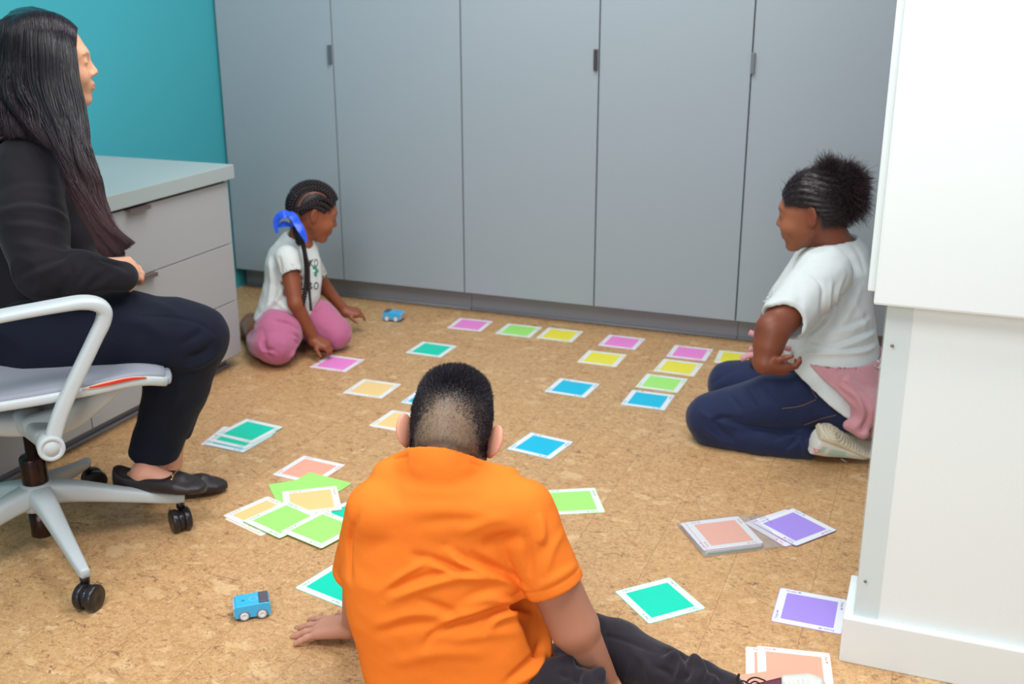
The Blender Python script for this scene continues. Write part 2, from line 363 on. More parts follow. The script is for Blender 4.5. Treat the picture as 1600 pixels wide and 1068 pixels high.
def card(word, x, y, deg, z, label, group=None, back=False, tilt=(0, 0)):
    r = card_parts(word); o = link(bpy.data.objects.new('color_card', r['body'])); o.location = (x, y, z+.0002)
    o.rotation_euler = (tilt[0], tilt[1], math.radians(deg)); tag(o, label, 'card', group)
    if not back:
        for k, nm in (('face', 'white_border'), ('sq', 'color_square')): link(bpy.data.objects.new(nm, r[k]), o)
        for k in range(4): w_ = link(bpy.data.objects.new('printed_word', r['txt']), o); w_.rotation_euler = (0, 0, -k*math.pi/2)
    return o
G = 'colour cards laid out on the cork floor'
card('Pink', -1.7567, 4.0130, 2.5, 0, 'pink card lying nearest the cabinets, beside the far blue toy car', G)
card('Green', -1.5397, 4.0104, 0, 0, 'light green card in the far row between a pink and a yellow card', G)
card('Yellow', -1.3644, 4.0172, 0, 0, 'yellow card in the far row right beside a light green card', G)
card('Pink', -1.1059, 4.0149, -1, 0, 'pink card in the far row with a yellow card just in front of it', G)
card('Yellow', -1.1208, 3.7967, 0, 0, 'yellow card alone in front of the middle pink card', G)
card('Pink', -.8260, 3.9804, .3, 0, 'pink card at the far end of the four card column near the jeans', G)
card('Yellow', -.6471, 3.9822, 3.5, 0, 'yellow card partly hidden behind the knee of the girl in jeans', G)
card('Yellow', -.8288, 3.8010, -1.5, 0, 'yellow card in the column, between the pink and the light green card', G)
card('Green', -.8456, 3.6170, -1, 0, 'light green card in the column, between a yellow and a blue card', G)
card('Blue', -.8492, 3.4387, 0, 0, 'blue card at the near end of the four card column', G)
card('Blue', -1.1263, 3.4575, -2.8, 0, 'blue card lying alone left of the four card column', G)
card('Blue', -1.0588, 2.9433, -9.3, 0, 'blue card lying just right of the head of the boy in orange', G)
card('Teal', -1.7683, 3.6637, -1.3, 0, 'teal green card lying alone behind the boy, in front of the far pink card', G)
card('Pink', -2.0258, 3.3889, 0, 0, 'pink card lying in front of the hand of the girl with the blue bow', G)
card('Orange', -1.7770, 3.1984, 0, 0, 'pale orange card lying whole in the open, left of the head of the boy', G)
card('Orange', -1.5471, 2.9635, -3, 0, 'pale orange card half hidden behind the ear of the boy in orange', G)
card('Blue', -1.5470, 3.1856, -.8, 0, 'blue card almost hidden behind the head of the boy, only its left corner showing', G)
card('Green', -.8460, 2.6165, 27.8, 0, 'light green card lying right of the shoulder of the boy in orange', G)
card('Teal', -.4989, 2.2068, 46.3, 0, 'teal green card lying whole beside the right arm of the boy, above his black trousers', G)
card('Purple', -.1712, 2.2863, .6, 0, 'purple card lying flat against the corner of the white baseboard', G)
card('Teal', -1.2220, 2.0050, 77.3-90, 0, 'teal green card beside the left hand of the boy in orange, partly behind him', G)
G2 = 'salmon cards by the sneaker of the boy'
card('Red', -.1934, 2.0292, 10.2, 0, 'salmon card beneath another one near the sneaker, showing its left border', G2)
card('Red', -.1714, 2.0396, 10.3, .0008, 'upper salmon card with white border next to the sneaker of the boy', G2)
card('Red', -.205, 1.935, 33, .0016, 'plain salmon card back lying under the sneaker and its laces', G2, back=True)
G3 = 'cards in the heap left of the boy'
card('Red', -1.6285, 2.5335, -5.1, 0, 'salmon card at the far side of the heap of cards, left of the boy', G3)
card('Green', -1.5750, 2.4010, 44, .0008, 'plain green card back in the heap, turned so its left corner sticks out', G3, back=True)
card('Green', -1.5502, 2.4302, -7.4, .0016, 'plain green card back in the heap, partly covering the salmon card', G3, back=True)
card('Teal', -1.388, 2.290, 60, .0012, 'teal card at the bottom of the heap of cards, barely showing beside the orange sleeve', G3)
card('Green', -1.4890, 2.2720, 34, .0024, 'light green card in the heap lying under the pale orange and the front green cards', G3)
card('Orange', -1.5131, 2.3552, 35.5, .0034, 'pale orange card on top of the plain green backs in the heap', G3)
card('Orange', -1.5796, 2.2318, -18, .0, 'lower of the two pale orange cards at the left end of the heap', G3)
card('Orange', -1.5943, 2.2439, -18, .0010, 'upper of the two pale orange cards at the left end of the heap', G3)
card('Green', -1.5232, 2.2320, -18, .0044, 'light green card lying on the pale orange card at the left of the heap', G3)
card('Green', -1.3998, 2.2206, -15.3, .0054, 'light green card at the near right of the heap, topmost, touching the orange shirt', G3)
G4 = 'stack of cards beside the black shoe'
card('Pink', -1.9727, 2.6564, 8, 0, 'pink edged card at the bottom of the stack beside the black shoe', G4)
card('Blue', -1.9488, 2.6462, -4, .0009, 'blue card second from the bottom of the stack beside the black shoe', G4)
card('Teal', -1.9531, 2.6707, -5.1, .0018, 'teal green card just under the topmost of the stack beside the black shoe', G4)
card('Teal', -1.9560, 2.7135, -6.5, .0027, 'teal green card on top of the stack beside the black shoe', G4)
G5 = 'purple and pink cards slipping from the bag'
card('Pink', -.2790, 2.6700, 52.5, .001, 'pink card mostly hidden beneath the purple card beside the plastic bag', G5)
card('Purple', -.2582, 2.6795, 54.8, .003, 'purple card lying askew beside the plastic bag of cards', G5)
# bag with a stack of cards inside
G6 = 'cards stacked inside the plastic bag'
bc = [('Red', -.4260, 2.5550, 35.3), ('Teal', -.4250, 2.5560, 35.2), ('Blue', -.4240, 2.5575, 35.0), ('Green', -.4250, 2.5580, 35.3), ('Yellow', -.4235, 2.5570, 34.7), ('Orange', -.4280, 2.5600, 35.6), ('Purple', -.4230, 2.5590, 35.1), ('Pink', -.4320, 2.5600, 36.0), ('Red', -.4221, 2.5642, 34.9)]
bl = ['salmon card at the bottom of the stack inside the plastic bag', 'teal card near the bottom of the stack in the bag', 'blue card low in the stack in the bag', 'green card in the middle of the stack in the bag', 'yellow card in the middle of the stack in the bag', 'pale orange card high in the stack in the bag', 'purple card third from the top of the stack in the bag', 'pink card just under the top card in the plastic bag', 'salmon card on top of the stack inside the plastic bag']
for i, ((wd, x, y, a), lb) in enumerate(zip(bc, bl)): card(wd, x, y, a, .0006+.00125*i, lb, G6)
def bag():
    c = UZ(1135, 835, 0); R = rotz(math.radians(35)); nx, ny = 44, 34; X = np.linspace(-.088, .155, nx); Y = np.linspace(-.088, .088, ny)
    Z = np.zeros((ny, nx)); o = np.array([-.4235, 2.5600, 0])
    for j, y in enumerate(Y):
        for i, x in enumerate(X):
            ex = max(0, -x-.079) if x < 0 else max(0, x-.079); ey = max(0, abs(y)-.079)
            h = .0132*max(0., 1-(math.hypot(ex, ey)/.05)**.8)
            if x > .085: h += .0022*math.sin(38*y+60*x)*math.sin(110*x+9*y)+.002
            Z[j, i] = max(h, .0008)+.0002*math.sin(90*x)*math.sin(70*y)
    V = []
    for j in range(ny):
        for i in range(nx): V.append((X[i], Y[j], Z[j, i]))
    n = len(V)
    V += [(x, y, .0002) for (x, y, z) in V]
    Fc = []
    for j in range(ny-1):
        for i in range(nx-1):
            a = j*nx+i; Fc.append([a, a+1, a+nx+1, a+nx]); Fc.append([n+a, n+a+nx, n+a+nx+1, n+a+1])
    rim = [i for i in range(nx)]+[j*nx+nx-1 for j in range(1, ny)]+[(ny-1)*nx+i for i in range(nx-2, -1, -1)]+[j*nx for j in range(ny-2, 0, -1)]
    for a, b in zip(rim, rim[1:]+rim[:1]): Fc.append([a, n+a, n+b, b])
    m = film('clear_plastic_film', (.93, .93, .945), .18, .12)
    ob = mesh('plastic_bag', xf(V, (0, 0, 0), R)+[0, 0, 0], Fc, m); ob.location = o
    tag(ob, 'clear plastic bag around a stack of cards with a salmon card on top', 'bag')
bag()

# ------------------------------------------------------------------ toy cars
M_tb = mat('sky_blue_plastic', '3fb2e8', .35, spec=.5); M_tg = mat('dark_grey_plastic', '575460', .5); M_tw = mat('pale_grey_hub_plastic', 'd5dde6', .4); M_tt = mat('grey_rubber_tyre', '767a86', .6); M_tf = mat('grey_face_plastic', 'a9afba', .45); M_td = mat('deep_blue_plastic', '1b6f9f', .4)
def robot(loc, rz, label, fwd_hatch):
    t = tag(empty('toy_car', loc, rz), label, 'toy car', 'small blue toy cars')
    L, Wd = .0395, .0265
    prof = [(-L, .013), (-L+.002, .0075), (L-.002, .0075), (L, .013), (L, .031), (L-.004, .0355), (-L+.010, .0385), (-L+.003, .0375), (-L, .032)]
    V = []; Fc = []; ny = [(-Wd, .90), (-Wd+.0025, 1.), (Wd-.0025, 1.), (Wd, .90)]
    cz = .023
    for y, s in ny:
        for x, z in prof: V.append((x*s if abs(s-1) < .01 else x*.965, y, cz+(z-cz)*s))
    n = len(prof)
    for k in range(3):
        for i in range(n): j = (i+1) % n; Fc.append([k*n+i, k*n+j, (k+1)*n+j, (k+1)*n+i])
    Fc.append(list(range(n))); Fc.append([3*n+i for i in range(n)][::-1])
    b = mesh('car_body', np.array(V), Fc, M_tb, t, False, world=False)
    md = b.modifiers.new('bevel', 'BEVEL'); md.width = .0018; md.segments = 2; md.limit_method = 'ANGLE'; md.angle_limit = .4
    bx('underbody', (-L+.006, -Wd+.003, .0045), (L-.006, Wd-.003, .0115), M_td, t, .001, world=False)
    V, Fc = box((-L+.003, -Wd+.004, .0345), (-L+.024, Wd-.004, .0412), .0018); mesh('dark_hatch', V, Fc, M_tg, t, False, world=False)
    bx('grey_front', (L-.002, -Wd+.003, .011), (L+.0025, Wd-.003, .0325), M_tf, t, .0018, world=False)
    # round button mark on top and a small cross
    V, Fc = [], []
    seg = 28
    zt = lambda x: .0385+(x-(-L+.010))*(-.003/(2*L-.014))+.0003
    for k in range(seg):
        a = 2*math.pi*k/seg
        for r in (.0078, .0092): x = -.004+r*math.cos(a)*1.05; V.append((x, r*math.sin(a), zt(x)))
    for k in range(seg): j = (k+1) % seg; Fc.append([2*k, 2*k+1, 2*j+1, 2*j])
    mesh('printed_ring', V, Fc, mat('pale_print', '8fc4d8', .5), t, False, world=False)
    V, Fc = join(box((.018, -.0035, zt(.021)-.0008), (.020, .0035, zt(.021)+.0004)), box((.0155, -.001, zt(.021)-.0008), (.0225, .001, zt(.021)+.0005))); mesh('printed_cross', V, Fc, M_td, t, False, world=False)
    for sx in (-.0205, .0185):
        for sy in (-1, 1):
            V, Fc = lathe([(.0095, 0), (.0120, .001), (.0125, .004), (.0125, .007), (.0116, .0085), (.0096, .0088)], 28, (0, sy, 0), (sx, sy*(Wd-.006), .0125)); w_ = mesh('wheel', V, Fc, M_tt, t, world=False)
            V, Fc = lathe([(.0094, .0075), (.0092, .0094), (.0048, .0098), (.0042, .0092), (.0004, .0092)], 24, (0, sy, 0), (sx, sy*(Wd-.006), .0125)); mesh('hub_cap', V, Fc, M_tw, w_, world=False)
            V, Fc = lathe([(.0142, 0), (.0142, .0016), (.0120, .0022)], 28, (0, sy, 0), (sx, sy*(Wd-.0016), .0125))
    return t
robot((*(UZ(379, 969)*.5+UZ(407, 965)*.5+np.array([-.011, .021, 0]))[:2], 0), math.radians(37+180), 'small blue toy car at the near left, beside the left hand of the boy', 1)
robot((-2.083, 3.960, 0), math.radians(6), 'small blue toy car near the cabinets, beside the girl with the blue bow', -1)

# ------------------------------------------------------------------ office chair
M_ch = mat('pale_grey_chair_plastic', 'b9c1c4', .42, spec=.45); M_chd = mat('glossy_black_caster', '201c20', .3); M_fab = mat('grey_mesh_fabric', '8b909b', .8, bump=[(900, .5, .001)]); M_lift = mat('dark_brown_steel', '3a2b28', .25, .8)
def office_chair():
    th = math.radians(50); c = np.array([-2.00, 1.885, 0]); t = tag(empty('office_chair', c, th), 'pale grey office chair with black casters under the woman in black', 'chair')
    R = rotz(th)
    W = lambda x, y, z: R @ np.array([x, y, z]) + c     # x forward, y left
    # base: casters at -33 deg + 72k
    for k in range(5):
        a = math.radians(-31+72*k); d = np.array([math.cos(a), math.sin(a), 0])
        P = [c+d*.025+[0, 0, .155], c+d*.09+[0, 0, .146], c+d*.2+[0, 0, .118], c+d*.31+[0, 0, .090], c+d*.343+[0, 0, .085]]
        V, Fc = sweep(P, [.060, .050, .038, .028, .023], [.056, .05, .036, .028, .024], e=3.5); leg = mesh('base_leg', V, Fc, M_ch, t)
        s = c+d*.333
        a = [math.radians(x) for x in (-84, -36, 60, 150, -60)][k]-1.1; cp = s + np.array([math.cos(a+1.1), math.sin(a+1.1), 0])*.016 + RT*[1, 1, 0]*(.014 if k == 0 else -.008 if k == 1 else 0)
        ax = np.array([math.cos(a+1.1+math.pi/2), math.sin(a+1.1+math.pi/2), 0])
        V, Fc = lathe([(.006, .03), (.007, .058), (.011, .059), (.011, .078), (.006, .08)], 16, o=s); parts = [(V, Fc)]
        V, Fc = sweep([cp+ax*-.006+[0, 0, .032], cp+ax*.006+[0, 0, .032]], [.05, .05], [.046, .046], n=1); parts.append((V, Fc))
        for sg in (-1, 1):
            parts.append(lathe([(.012, .006), (.0285, .007), (.0305, .010), (.0305, .021), (.0275, .0245), (.010, .0235), (.004, .022)], 28, ax*sg, cp+np.array([0, 0, .0306])))
        V, Fc = join(*parts); mesh('caster', V, Fc, M_chd, leg)
    V, Fc = lathe([(.03, .115), (.044, .12), (.047, .15), (.042, .178), (.030, .186)], 32, o=c); mesh('base_hub', V, Fc, M_ch, t)
    V, Fc = lathe([(.022, .040), (.0275, .044), (.0275, .12)], 28, o=c); v2 = lathe([(.0305, .184), (.031, .188), (.031, .250), (.0285, .255), (.014, .256), (.014, .35)], 28, o=c); V, Fc = join((V, Fc), v2); mesh('gas_lift', V, Fc, M_lift, t)
    # mechanism housing
    V, Fc = sweep([W(-.15, 0, 0.38), W(-.08, 0, 0.363), W(0, 0, 0.35), W(.07, 0, 0.36), W(.12, 0, 0.39)], [.09, .11, .12, .12, .08], [.04, .055, .062, .05, .03]); mesh('tilt_housing', V, Fc, M_ch, t)
    # cross yoke out to the arm pivots, back spine and front struts
    for sg in (-1, 1):
        V, Fc = sweep([W(.0, sg*.03, 0.363), W(.015, sg*.11, 0.363), W(.022, sg*.17, 0.367), W(.03, sg*.225, 0.37)], [.07, .06, .052, .05], [.06, .052, .048, .048], n=6); mesh('yoke', V, Fc, M_ch, t)
        V, Fc = sweep([W(.0, sg*.10, 0.363), W(.08, sg*.14, 0.39), W(.15, sg*.165, 0.435), W(.20, sg*.17, 0.465), W(.26, sg*.17, 0.47)], [.055, .052, .046, .040, .030], [.065, .062, .048, .034, .022]); mesh('seat_strut', V, Fc, M_ch, t)
    V, Fc = sweep([W(-.06, 0, 0.365), W(-.18, 0, 0.375), W(-.27, 0, 0.415), W(-.30, 0, 0.525), W(-.31, 0, 0.665)], [.09, .10, .09, .06, .05], [.05, .05, .045, .04, .035], up=(0, 0, 1)); mesh('back_spine', V, Fc, M_ch, t)
    # seat pan: frame rim + mesh fabric
    nx, ny = 30, 26; V = []; 
    def seatz(u, v):  # u -1..1 rear..front, v side
        return .485 + .014*v*v*1.0 + .008*u - (.030*max(0, u-.55)**2/.2) + .012*max(0, -u-.6)
    def outline(u, v):
        s = .245*(1-.16*max(0., -u)**2-.20*max(0., u)**4); return W(.255*u+.062-.02*abs(v)**3*max(0, u), s*v, seatz(u, v))
    for i in range(nx+1):
        for j in range(ny+1): V.append(outline(-1+2*i/nx, -1+2*j/ny))
    n = len(V); V = V + [v-np.array([0, 0, .014]) for v in V]; Fc = []
    for i in range(nx):
        for j in range(ny):
            a = i*(ny+1)+j; Fc.append([a, a+ny+1, a+ny+2, a+1]); Fc.append([n+a, n+a+1, n+a+ny+2, n+a+ny+1])
    rim = [j for j in range(ny+1)]+[i*(ny+1)+ny for i in range(1, nx+1)]+[nx*(ny+1)+j for j in range(ny-1, -1, -1)]+[i*(ny+1) for i in range(nx-1, 0, -1)]
    for a, b in zip(rim, rim[1:]+rim[:1]): Fc.append([a, b, n+b, n+a])
    s = mesh('seat', np.array(V), Fc, M_fab, t)
    P = [outline(-1+2*i/10, -1) for i in range(0, 11)]; P2 = [outline(-1+2*i/10, 1) for i in range(0, 11)]
    for PP in (P, P2):
        PP = [p-np.array([0, 0, .018]) for p in PP]; V, Fc = sweep(PP, [.02]*11, [.022]*11, n=3, seg=14); mesh('seat_rail', V, Fc, M_ch, s)
    PP = [outline(1, -1+.2*i)-np.array([0, 0, .016]) for i in range(11)]; V, Fc = sweep(PP, [.03]*11, [.02]*11, n=3, seg=14); mesh('seat_front_edge', V, Fc, M_fab, s)
    # red and tan adjustment slots in the near rail
    PP = [outline(.20+.135*i, -1.03)-np.array([0, 0, .010]) for i in range(6)]; V, Fc = sweep(PP, [.006]*6, [.004, .012, .014, .013, .010, .003], n=3, seg=12); mesh('slot_surround', V, Fc, mat('tan_plastic', 'd8b8a2', .5), s)
    PP = [outline(.26+.11*i, -1.055)-np.array([0, 0, .0075]) for i in range(6)]; V, Fc = sweep(PP, [.004]*6, [.002, .006, .008, .008, .006, .002], n=3, seg=12); mesh('red_slot', V, Fc, mat('red_plastic', 'c8301f', .5), s)
    # arms: loop from pivot up to the pad and back
    for sg in (-1, 1):
        y = sg*.268
        V, Fc = lathe([(.0, -.03), (.026, -.03), (.029, -.027), (.029, .020), (.027, .023), (.0205, .023), (.0195, .021), (.016, .021), (.015, .0235), (.0, .0235)], 32, R @ np.array([0, sg*1., 0]), W(.025, y, .378)); v2 = (V, Fc)
        P = [W(.025, y, .378), W(.062, y, .465), (W(.140, y, .600)), (W(.168, y, .650)), (W(.168, y, .678)), (W(.135, y, .694)), (W(.07, y, .694)), (W(-.08, y, .684)), (W(-.22, y, .665)), W(-.29, y*.92, .62), W(-.31, y*.6, .58)]
        up = R @ np.array([0, 1., 0])
        V, Fc = sweep(P, [.036, .033, .031, .032, .032, .028, .024, .022, .022, .02, .02], [.030, .032, .036, .042, .05, .056, .06, .06, .055, .04, .03], up=up, n=8, seg=24, e=3.2)
        V, Fc = join((V, Fc), v2); mesh('armrest', V, Fc, M_ch, t)
    # back frame and mesh
    nx, ny = 14, 16; V = []
    def bk(u, v): return W(-.255-.09*u+.05*v*v-.035*math.sin(math.pi*u), .22*v*(1-.12*u), .54+.50*u)
    for i in range(nx+1):
        for j in range(ny+1): V.append(bk(i/nx, -1+2*j/ny))
    n = len(V); V = V+[v-R @ np.array([.008, 0, 0]) for v in V]; Fc = []
    for i in range(nx):
        for j in range(ny):
            a = i*(ny+1)+j; Fc.append([a, a+1, a+ny+2, a+ny+1]); Fc.append([n+a, n+a+ny+1, n+a+ny+2, n+a+1])
    rim = [j for j in range(ny+1)]+[i*(ny+1)+ny for i in range(1, nx+1)]+[nx*(ny+1)+j for j in range(ny-1, -1, -1)]+[i*(ny+1) for i in range(nx-1, 0, -1)]
    for a, b in zip(rim, rim[1:]+rim[:1]): Fc.append([a, n+a, n+b, b])
    bk_ = mesh('backrest', np.array(V), Fc, M_fab, t)
    for v in (-1, 1):
        V, Fc = sweep([bk(u, v) for u in (0, .25, .5, .75, 1)], [.022]*5, [.026]*5, up=R @ np.array([1., 0, 0]), n=4, seg=14); mesh('back_rail', V, Fc, M_ch, bk_)
    # adjustment cable
    V, Fc = sweep([W(.12, -.10, .40), W(.08, -.12, .37), W(.03, -.10, .345)], [.005]*3, [.005]*3, n=5, seg=8); mesh('cable', V, Fc, M_chd, t)
office_chair()

# ------------------------------------------------------------------ organic shapes: distance fields -> one smooth surface
class Field:
    def __init__(s, lo, hi, h):
        s.lo = np.array(lo, np.float32); s.h = float(h); s.n = np.ceil((np.array(hi)-np.array(lo))/h).astype(int)+1
        s.F = np.full(tuple(s.n), .3, np.float32)
        s.ax = [s.lo[i]+np.arange(s.n[i], dtype=np.float32)*s.h for i in range(3)]
    def _sl(s, lo, hi):
        r = []
        for i in range(3):
            a = int(max(0, math.floor((lo[i]-s.lo[i])/s.h))); b = int(min(s.n[i], math.ceil((hi[i]-s.lo[i])/s.h)+1))
            if b-a < 2: return None
            r.append(slice(a, b))
        return tuple(r)
    def _pts(s, sl):
        g = np.meshgrid(*[s.ax[i][sl[i]] for i in range(3)], indexing='ij'); return np.stack(g, -1)
    def add(s, prim, k=.012):
        pad = k+2.5*s.h+.008; lo, hi, fn = prim; sl = s._sl(lo-pad, hi+pad)
        if sl is None: return s
        d = fn(s._pts(sl)).astype(np.float32); f = s.F[sl]
        if k > 0:
            hh = np.clip(.5+.5*(f-d)/k, 0, 1); s.F[sl] = f*(1-hh)+d*hh-k*hh*(1-hh)
        else: s.F[sl] = np.minimum(f, d)
        return s
    def sub(s, prim, k=.005):
        pad = k+2.5*s.h+.008; lo, hi, fn = prim; sl = s._sl(lo-pad, hi+pad)
        if sl is None: return s
        d = -fn(s._pts(sl)).astype(np.float32); f = s.F[sl]
        if k > 0:
            hh = np.clip(.5-.5*(f-d)/k, 0, 1); s.F[sl] = f*(1-hh)+d*hh+k*hh*(1-hh)
        else: s.F[sl] = np.maximum(f, d)
        return s
    def cut(s, p, n, k=.0):        # keep the side where (x-p).n < 0
        n = np.array(n, float); n /= np.linalg.norm(n)
        d = (s.ax[0][:, None, None]-p[0])*n[0]+(s.ax[1][None, :, None]-p[1])*n[1]+(s.ax[2][None, None, :]-p[2])*n[2]
        d = d.astype(np.float32)
        if k > 0:
            hh = np.clip(.5-.5*(s.F-d)/k, 0, 1); s.F = (s.F*(1-hh)+d*hh+k*hh*(1-hh)).astype(np.float32)
        else: s.F = np.maximum(s.F, d)
        return s
    def surf(s, smooth=1):
        F = s.F; F[0] = F[-1] = .05; F[:, 0] = F[:, -1] = .05; F[:, :, 0] = F[:, :, -1] = .05
        ins = F < 0; nx, ny, nz = F.shape
        c = np.zeros((nx-1, ny-1, nz-1), np.int8)
        for a in (0, 1):
            for b in (0, 1):
                for d in (0, 1): c += ins[a:nx-1+a, b:ny-1+b, d:nz-1+d]
        act = (c > 0) & (c < 8); I = np.argwhere(act); ids = np.full(act.shape, -1, np.int32); ids[act] = np.arange(len(I))
        acc = np.zeros((len(I), 3)); cnt = np.zeros(len(I))
        for a in range(3):
            o1, o2 = [(1, 2), (0, 2), (0, 1)][a]
            for u in (0, 1):
                for v in (0, 1):
                    A = I.copy(); A[:, o1] += u; A[:, o2] += v; B = A.copy(); B[:, a] += 1
                    fa = F[A[:, 0], A[:, 1], A[:, 2]]; fb = F[B[:, 0], B[:, 1], B[:, 2]]; m = (fa < 0) != (fb < 0)
                    t = np.where(m, fa/np.where(m, fa-fb, 1), 0); P = A.astype(float); P[:, a] += t
                    acc[m] += P[m]; cnt[m] += 1
        V = acc/cnt[:, None]*s.h+s.lo; Q = []
        for a in range(3):
            o1, o2 = [(1, 2), (2, 0), (0, 1)][a]
            sl0 = [slice(None)]*3; sl1 = [slice(None)]*3; sl0[a] = slice(0, -1); sl1[a] = slice(1, None)
            A, B = ins[tuple(sl0)], ins[tuple(sl1)]; E = np.argwhere(A != B); fl_ = B[E[:, 0], E[:, 1], E[:, 2]]
            q = []
            for u, v in ((0, 0), (1, 0), (1, 1), (0, 1)):
                J = E.copy(); J[:, o1] -= u; J[:, o2] -= v; q.append(ids[J[:, 0], J[:, 1], J[:, 2]])
            q = np.stack(q, 1); q[fl_] = q[fl_][:, ::-1]; Q.append(q)
        Q = np.vstack(Q); Q = Q[(Q >= 0).all(1)]
        # drop tiny loose islands
        lab = np.arange(len(V)); E = np.vstack([Q[:, [0, 1]], Q[:, [1, 2]], Q[:, [2, 3]]])
        for _ in range(400):
            m = np.minimum(lab[E[:, 0]], lab[E[:, 1]]); old = lab.copy()
            np.minimum.at(lab, E[:, 0], m); np.minimum.at(lab, E[:, 1], m); lab = lab[lab]
            if (lab == old).all(): break
        u, inv, n = np.unique(lab, return_inverse=True, return_counts=True); keep = n[inv] > .05*n.max()
        mp = np.cumsum(keep)-1; Q = Q[keep[Q].all(1)]; V = V[keep]; Q = mp[Q]
        return relax(V, Q, smooth), Q
def relax(V, Q, it=1, lam=.6, mask=None):
    E = np.vstack([Q[:, [0, 1]], Q[:, [1, 2]], Q[:, [2, 3]], Q[:, [3, 0]]]); n = len(V)
    deg = np.bincount(E[:, 0], minlength=n)+np.bincount(E[:, 1], minlength=n)
    for _ in range(it):
        S = np.stack([np.bincount(E[:, 0], V[E[:, 1], i], n)+np.bincount(E[:, 1], V[E[:, 0], i], n) for i in range(3)], 1)/np.maximum(deg, 1)[:, None]
        D = (S-V)*lam
        if mask is not None: D *= mask[:, None]
        V = V+D
    return V
def normals(V, Q):
    N = np.cross(V[Q[:, 2]]-V[Q[:, 0]], V[Q[:, 3]]-V[Q[:, 1]]); O = np.zeros_like(V)
    for i in range(4):
        for k in range(3): O[:, k] += np.bincount(Q[:, i], N[:, k], len(V))
    return O/np.maximum(np.linalg.norm(O, axis=1), 1e-12)[:, None]
A_ = lambda p: np.array(p, float)
def ell(c, r, R=None):
    c = A_(c); r = A_(r) if np.ndim(r) else A_([r]*3); R = np.eye(3) if R is None else np.asarray(R)
    ext = np.sqrt(((R*r)**2).sum(1))
    def f(P):
        q = (P-c) @ R; k0 = np.sqrt(((q/r)**2).sum(-1)); k1 = np.sqrt(((q/r**2)**2).sum(-1)); return k0*(k0-1)/np.maximum(k1, 1e-6)
    return c-ext, c+ext, f
def cone(a, b, ra, rb, flat=None):
    a, b = A_(a), A_(b); L = b-a; l2 = L@L; m = max(ra, rb)
    def f(P):
        q = P-a; t = np.clip((q@L)/l2, 0, 1); w_ = q-t[..., None]*L; d2 = (w_**2).sum(-1)
        if flat is not None:
            ax = A_(flat[0]); ax = ax/np.linalg.norm(ax); cc = w_@ax; d2 = d2-cc**2+(cc/flat[1])**2
        return np.sqrt(d2)-(ra+(rb-ra)*t)
    return np.minimum(a, b)-m, np.maximum(a, b)+m, f
def loft(st, n=2.2):
    """st: list of (centre, u axis, (half +u, half -u), v axis, (half +v, half -v)); cut flat at both ends"""
    C = np.array([s_[0] for s_ in st], float); Us = np.array([A_(s_[1])/np.linalg.norm(s_[1]) for s_ in st]); Vs = np.array([A_(s_[3])/np.linalg.norm(s_[3]) for s_ in st])
    W = np.array([[*s_[2], *s_[4]] for s_ in st], float); T = np.gradient(C, axis=0)
    Nn = np.cross(Us, Vs); Nn /= np.linalg.norm(Nn, axis=1)[:, None]; Nn *= np.sign((Nn*T).sum(1))[:, None]; mx = W.max()
    def f(P):
        sh = P.shape[:-1]; P = P.reshape(-1, 3); out = np.full(len(P), .3, np.float32)
        S = np.stack([((P-C[i])@Nn[i]) for i in range(len(C))], 1)
        for i in range(len(C)-1):
            lo_ = S[:, i] >= (0 if i else -mx); hi_ = S[:, i+1] < (0 if i < len(C)-2 else mx); m = lo_ & hi_
            if not m.any(): continue
            p = P[m]; s0, s1 = S[m, i], S[m, i+1]; t = np.clip(s0/np.where(abs(s0-s1) < 1e-9, 1e-9, s0-s1), 0, 1)[:, None]
            c = C[i]*(1-t)+C[i+1]*t; u = Us[i]*(1-t)+Us[i+1]*t; v = Vs[i]*(1-t)+Vs[i+1]*t; w_ = W[i]*(1-t)+W[i+1]*t
            q = p-c; x = (q*u).sum(1); y = (q*v).sum(1); a = np.where(x > 0, w_[:, 0], w_[:, 1]); b = np.where(y > 0, w_[:, 2], w_[:, 3])
            a = np.maximum(a, .002); b = np.maximum(b, .002); k0 = ((abs(x)/a)**n+(abs(y)/b)**n)**(1/n); r_ = np.sqrt(x*x+y*y); d = np.where(k0 > .05, r_*(1-1/np.maximum(k0, .05)), -np.minimum(a, b))
            if i == 0: d = np.maximum(d, -s0)
            if i == len(C)-2: d = np.maximum(d, s1)
            out[m] = np.minimum(out[m], d)
        return out.reshape(sh)
    return C.min(0)-mx, C.max(0)+mx, f
def chain(Fd, pts, rad, k=.01, flat=None, grow=0.):
    for i in range(len(pts)-1): Fd.add(cone(pts[i], pts[i+1], rad[i]+grow, rad[i+1]+grow, flat), k if i else max(k, .006))
def bounds(pts, pad): P = np.array(pts); return P.min(0)-pad, P.max(0)+pad
def wob(V, sc, seed=0, oct=3):
    """smooth pseudo noise in -1..1"""
    r = np.random.default_rng(seed); o = np.zeros(len(V)); a = 1.; tot = 0
    for _ in range(oct):
        for _j in range(4):
            k = r.normal(size=3); k = k/np.linalg.norm(k)*sc*r.uniform(.7, 1.4); o += a*np.sin(V@k+r.uniform(0, 6.3)+1.6*np.sin(V@(r.normal(size=3)*sc*.4)+r.uniform(0, 6)))
        tot += a*2.2; a *= .55; sc *= 2.1
    return o/tot
def hitpts(V, Q, px):
    bv = BVHTree.FromPolygons([tuple(v) for v in V], [tuple(q) for q in Q]); out = []
    for (x, y) in px:
        r = U(x, y, 1)-CAM; h_ = bv.ray_cast(Vector(CAM), Vector(r/np.linalg.norm(r)))
        if h_[0] is not None: out.append(np.array(h_[0]))
    return out
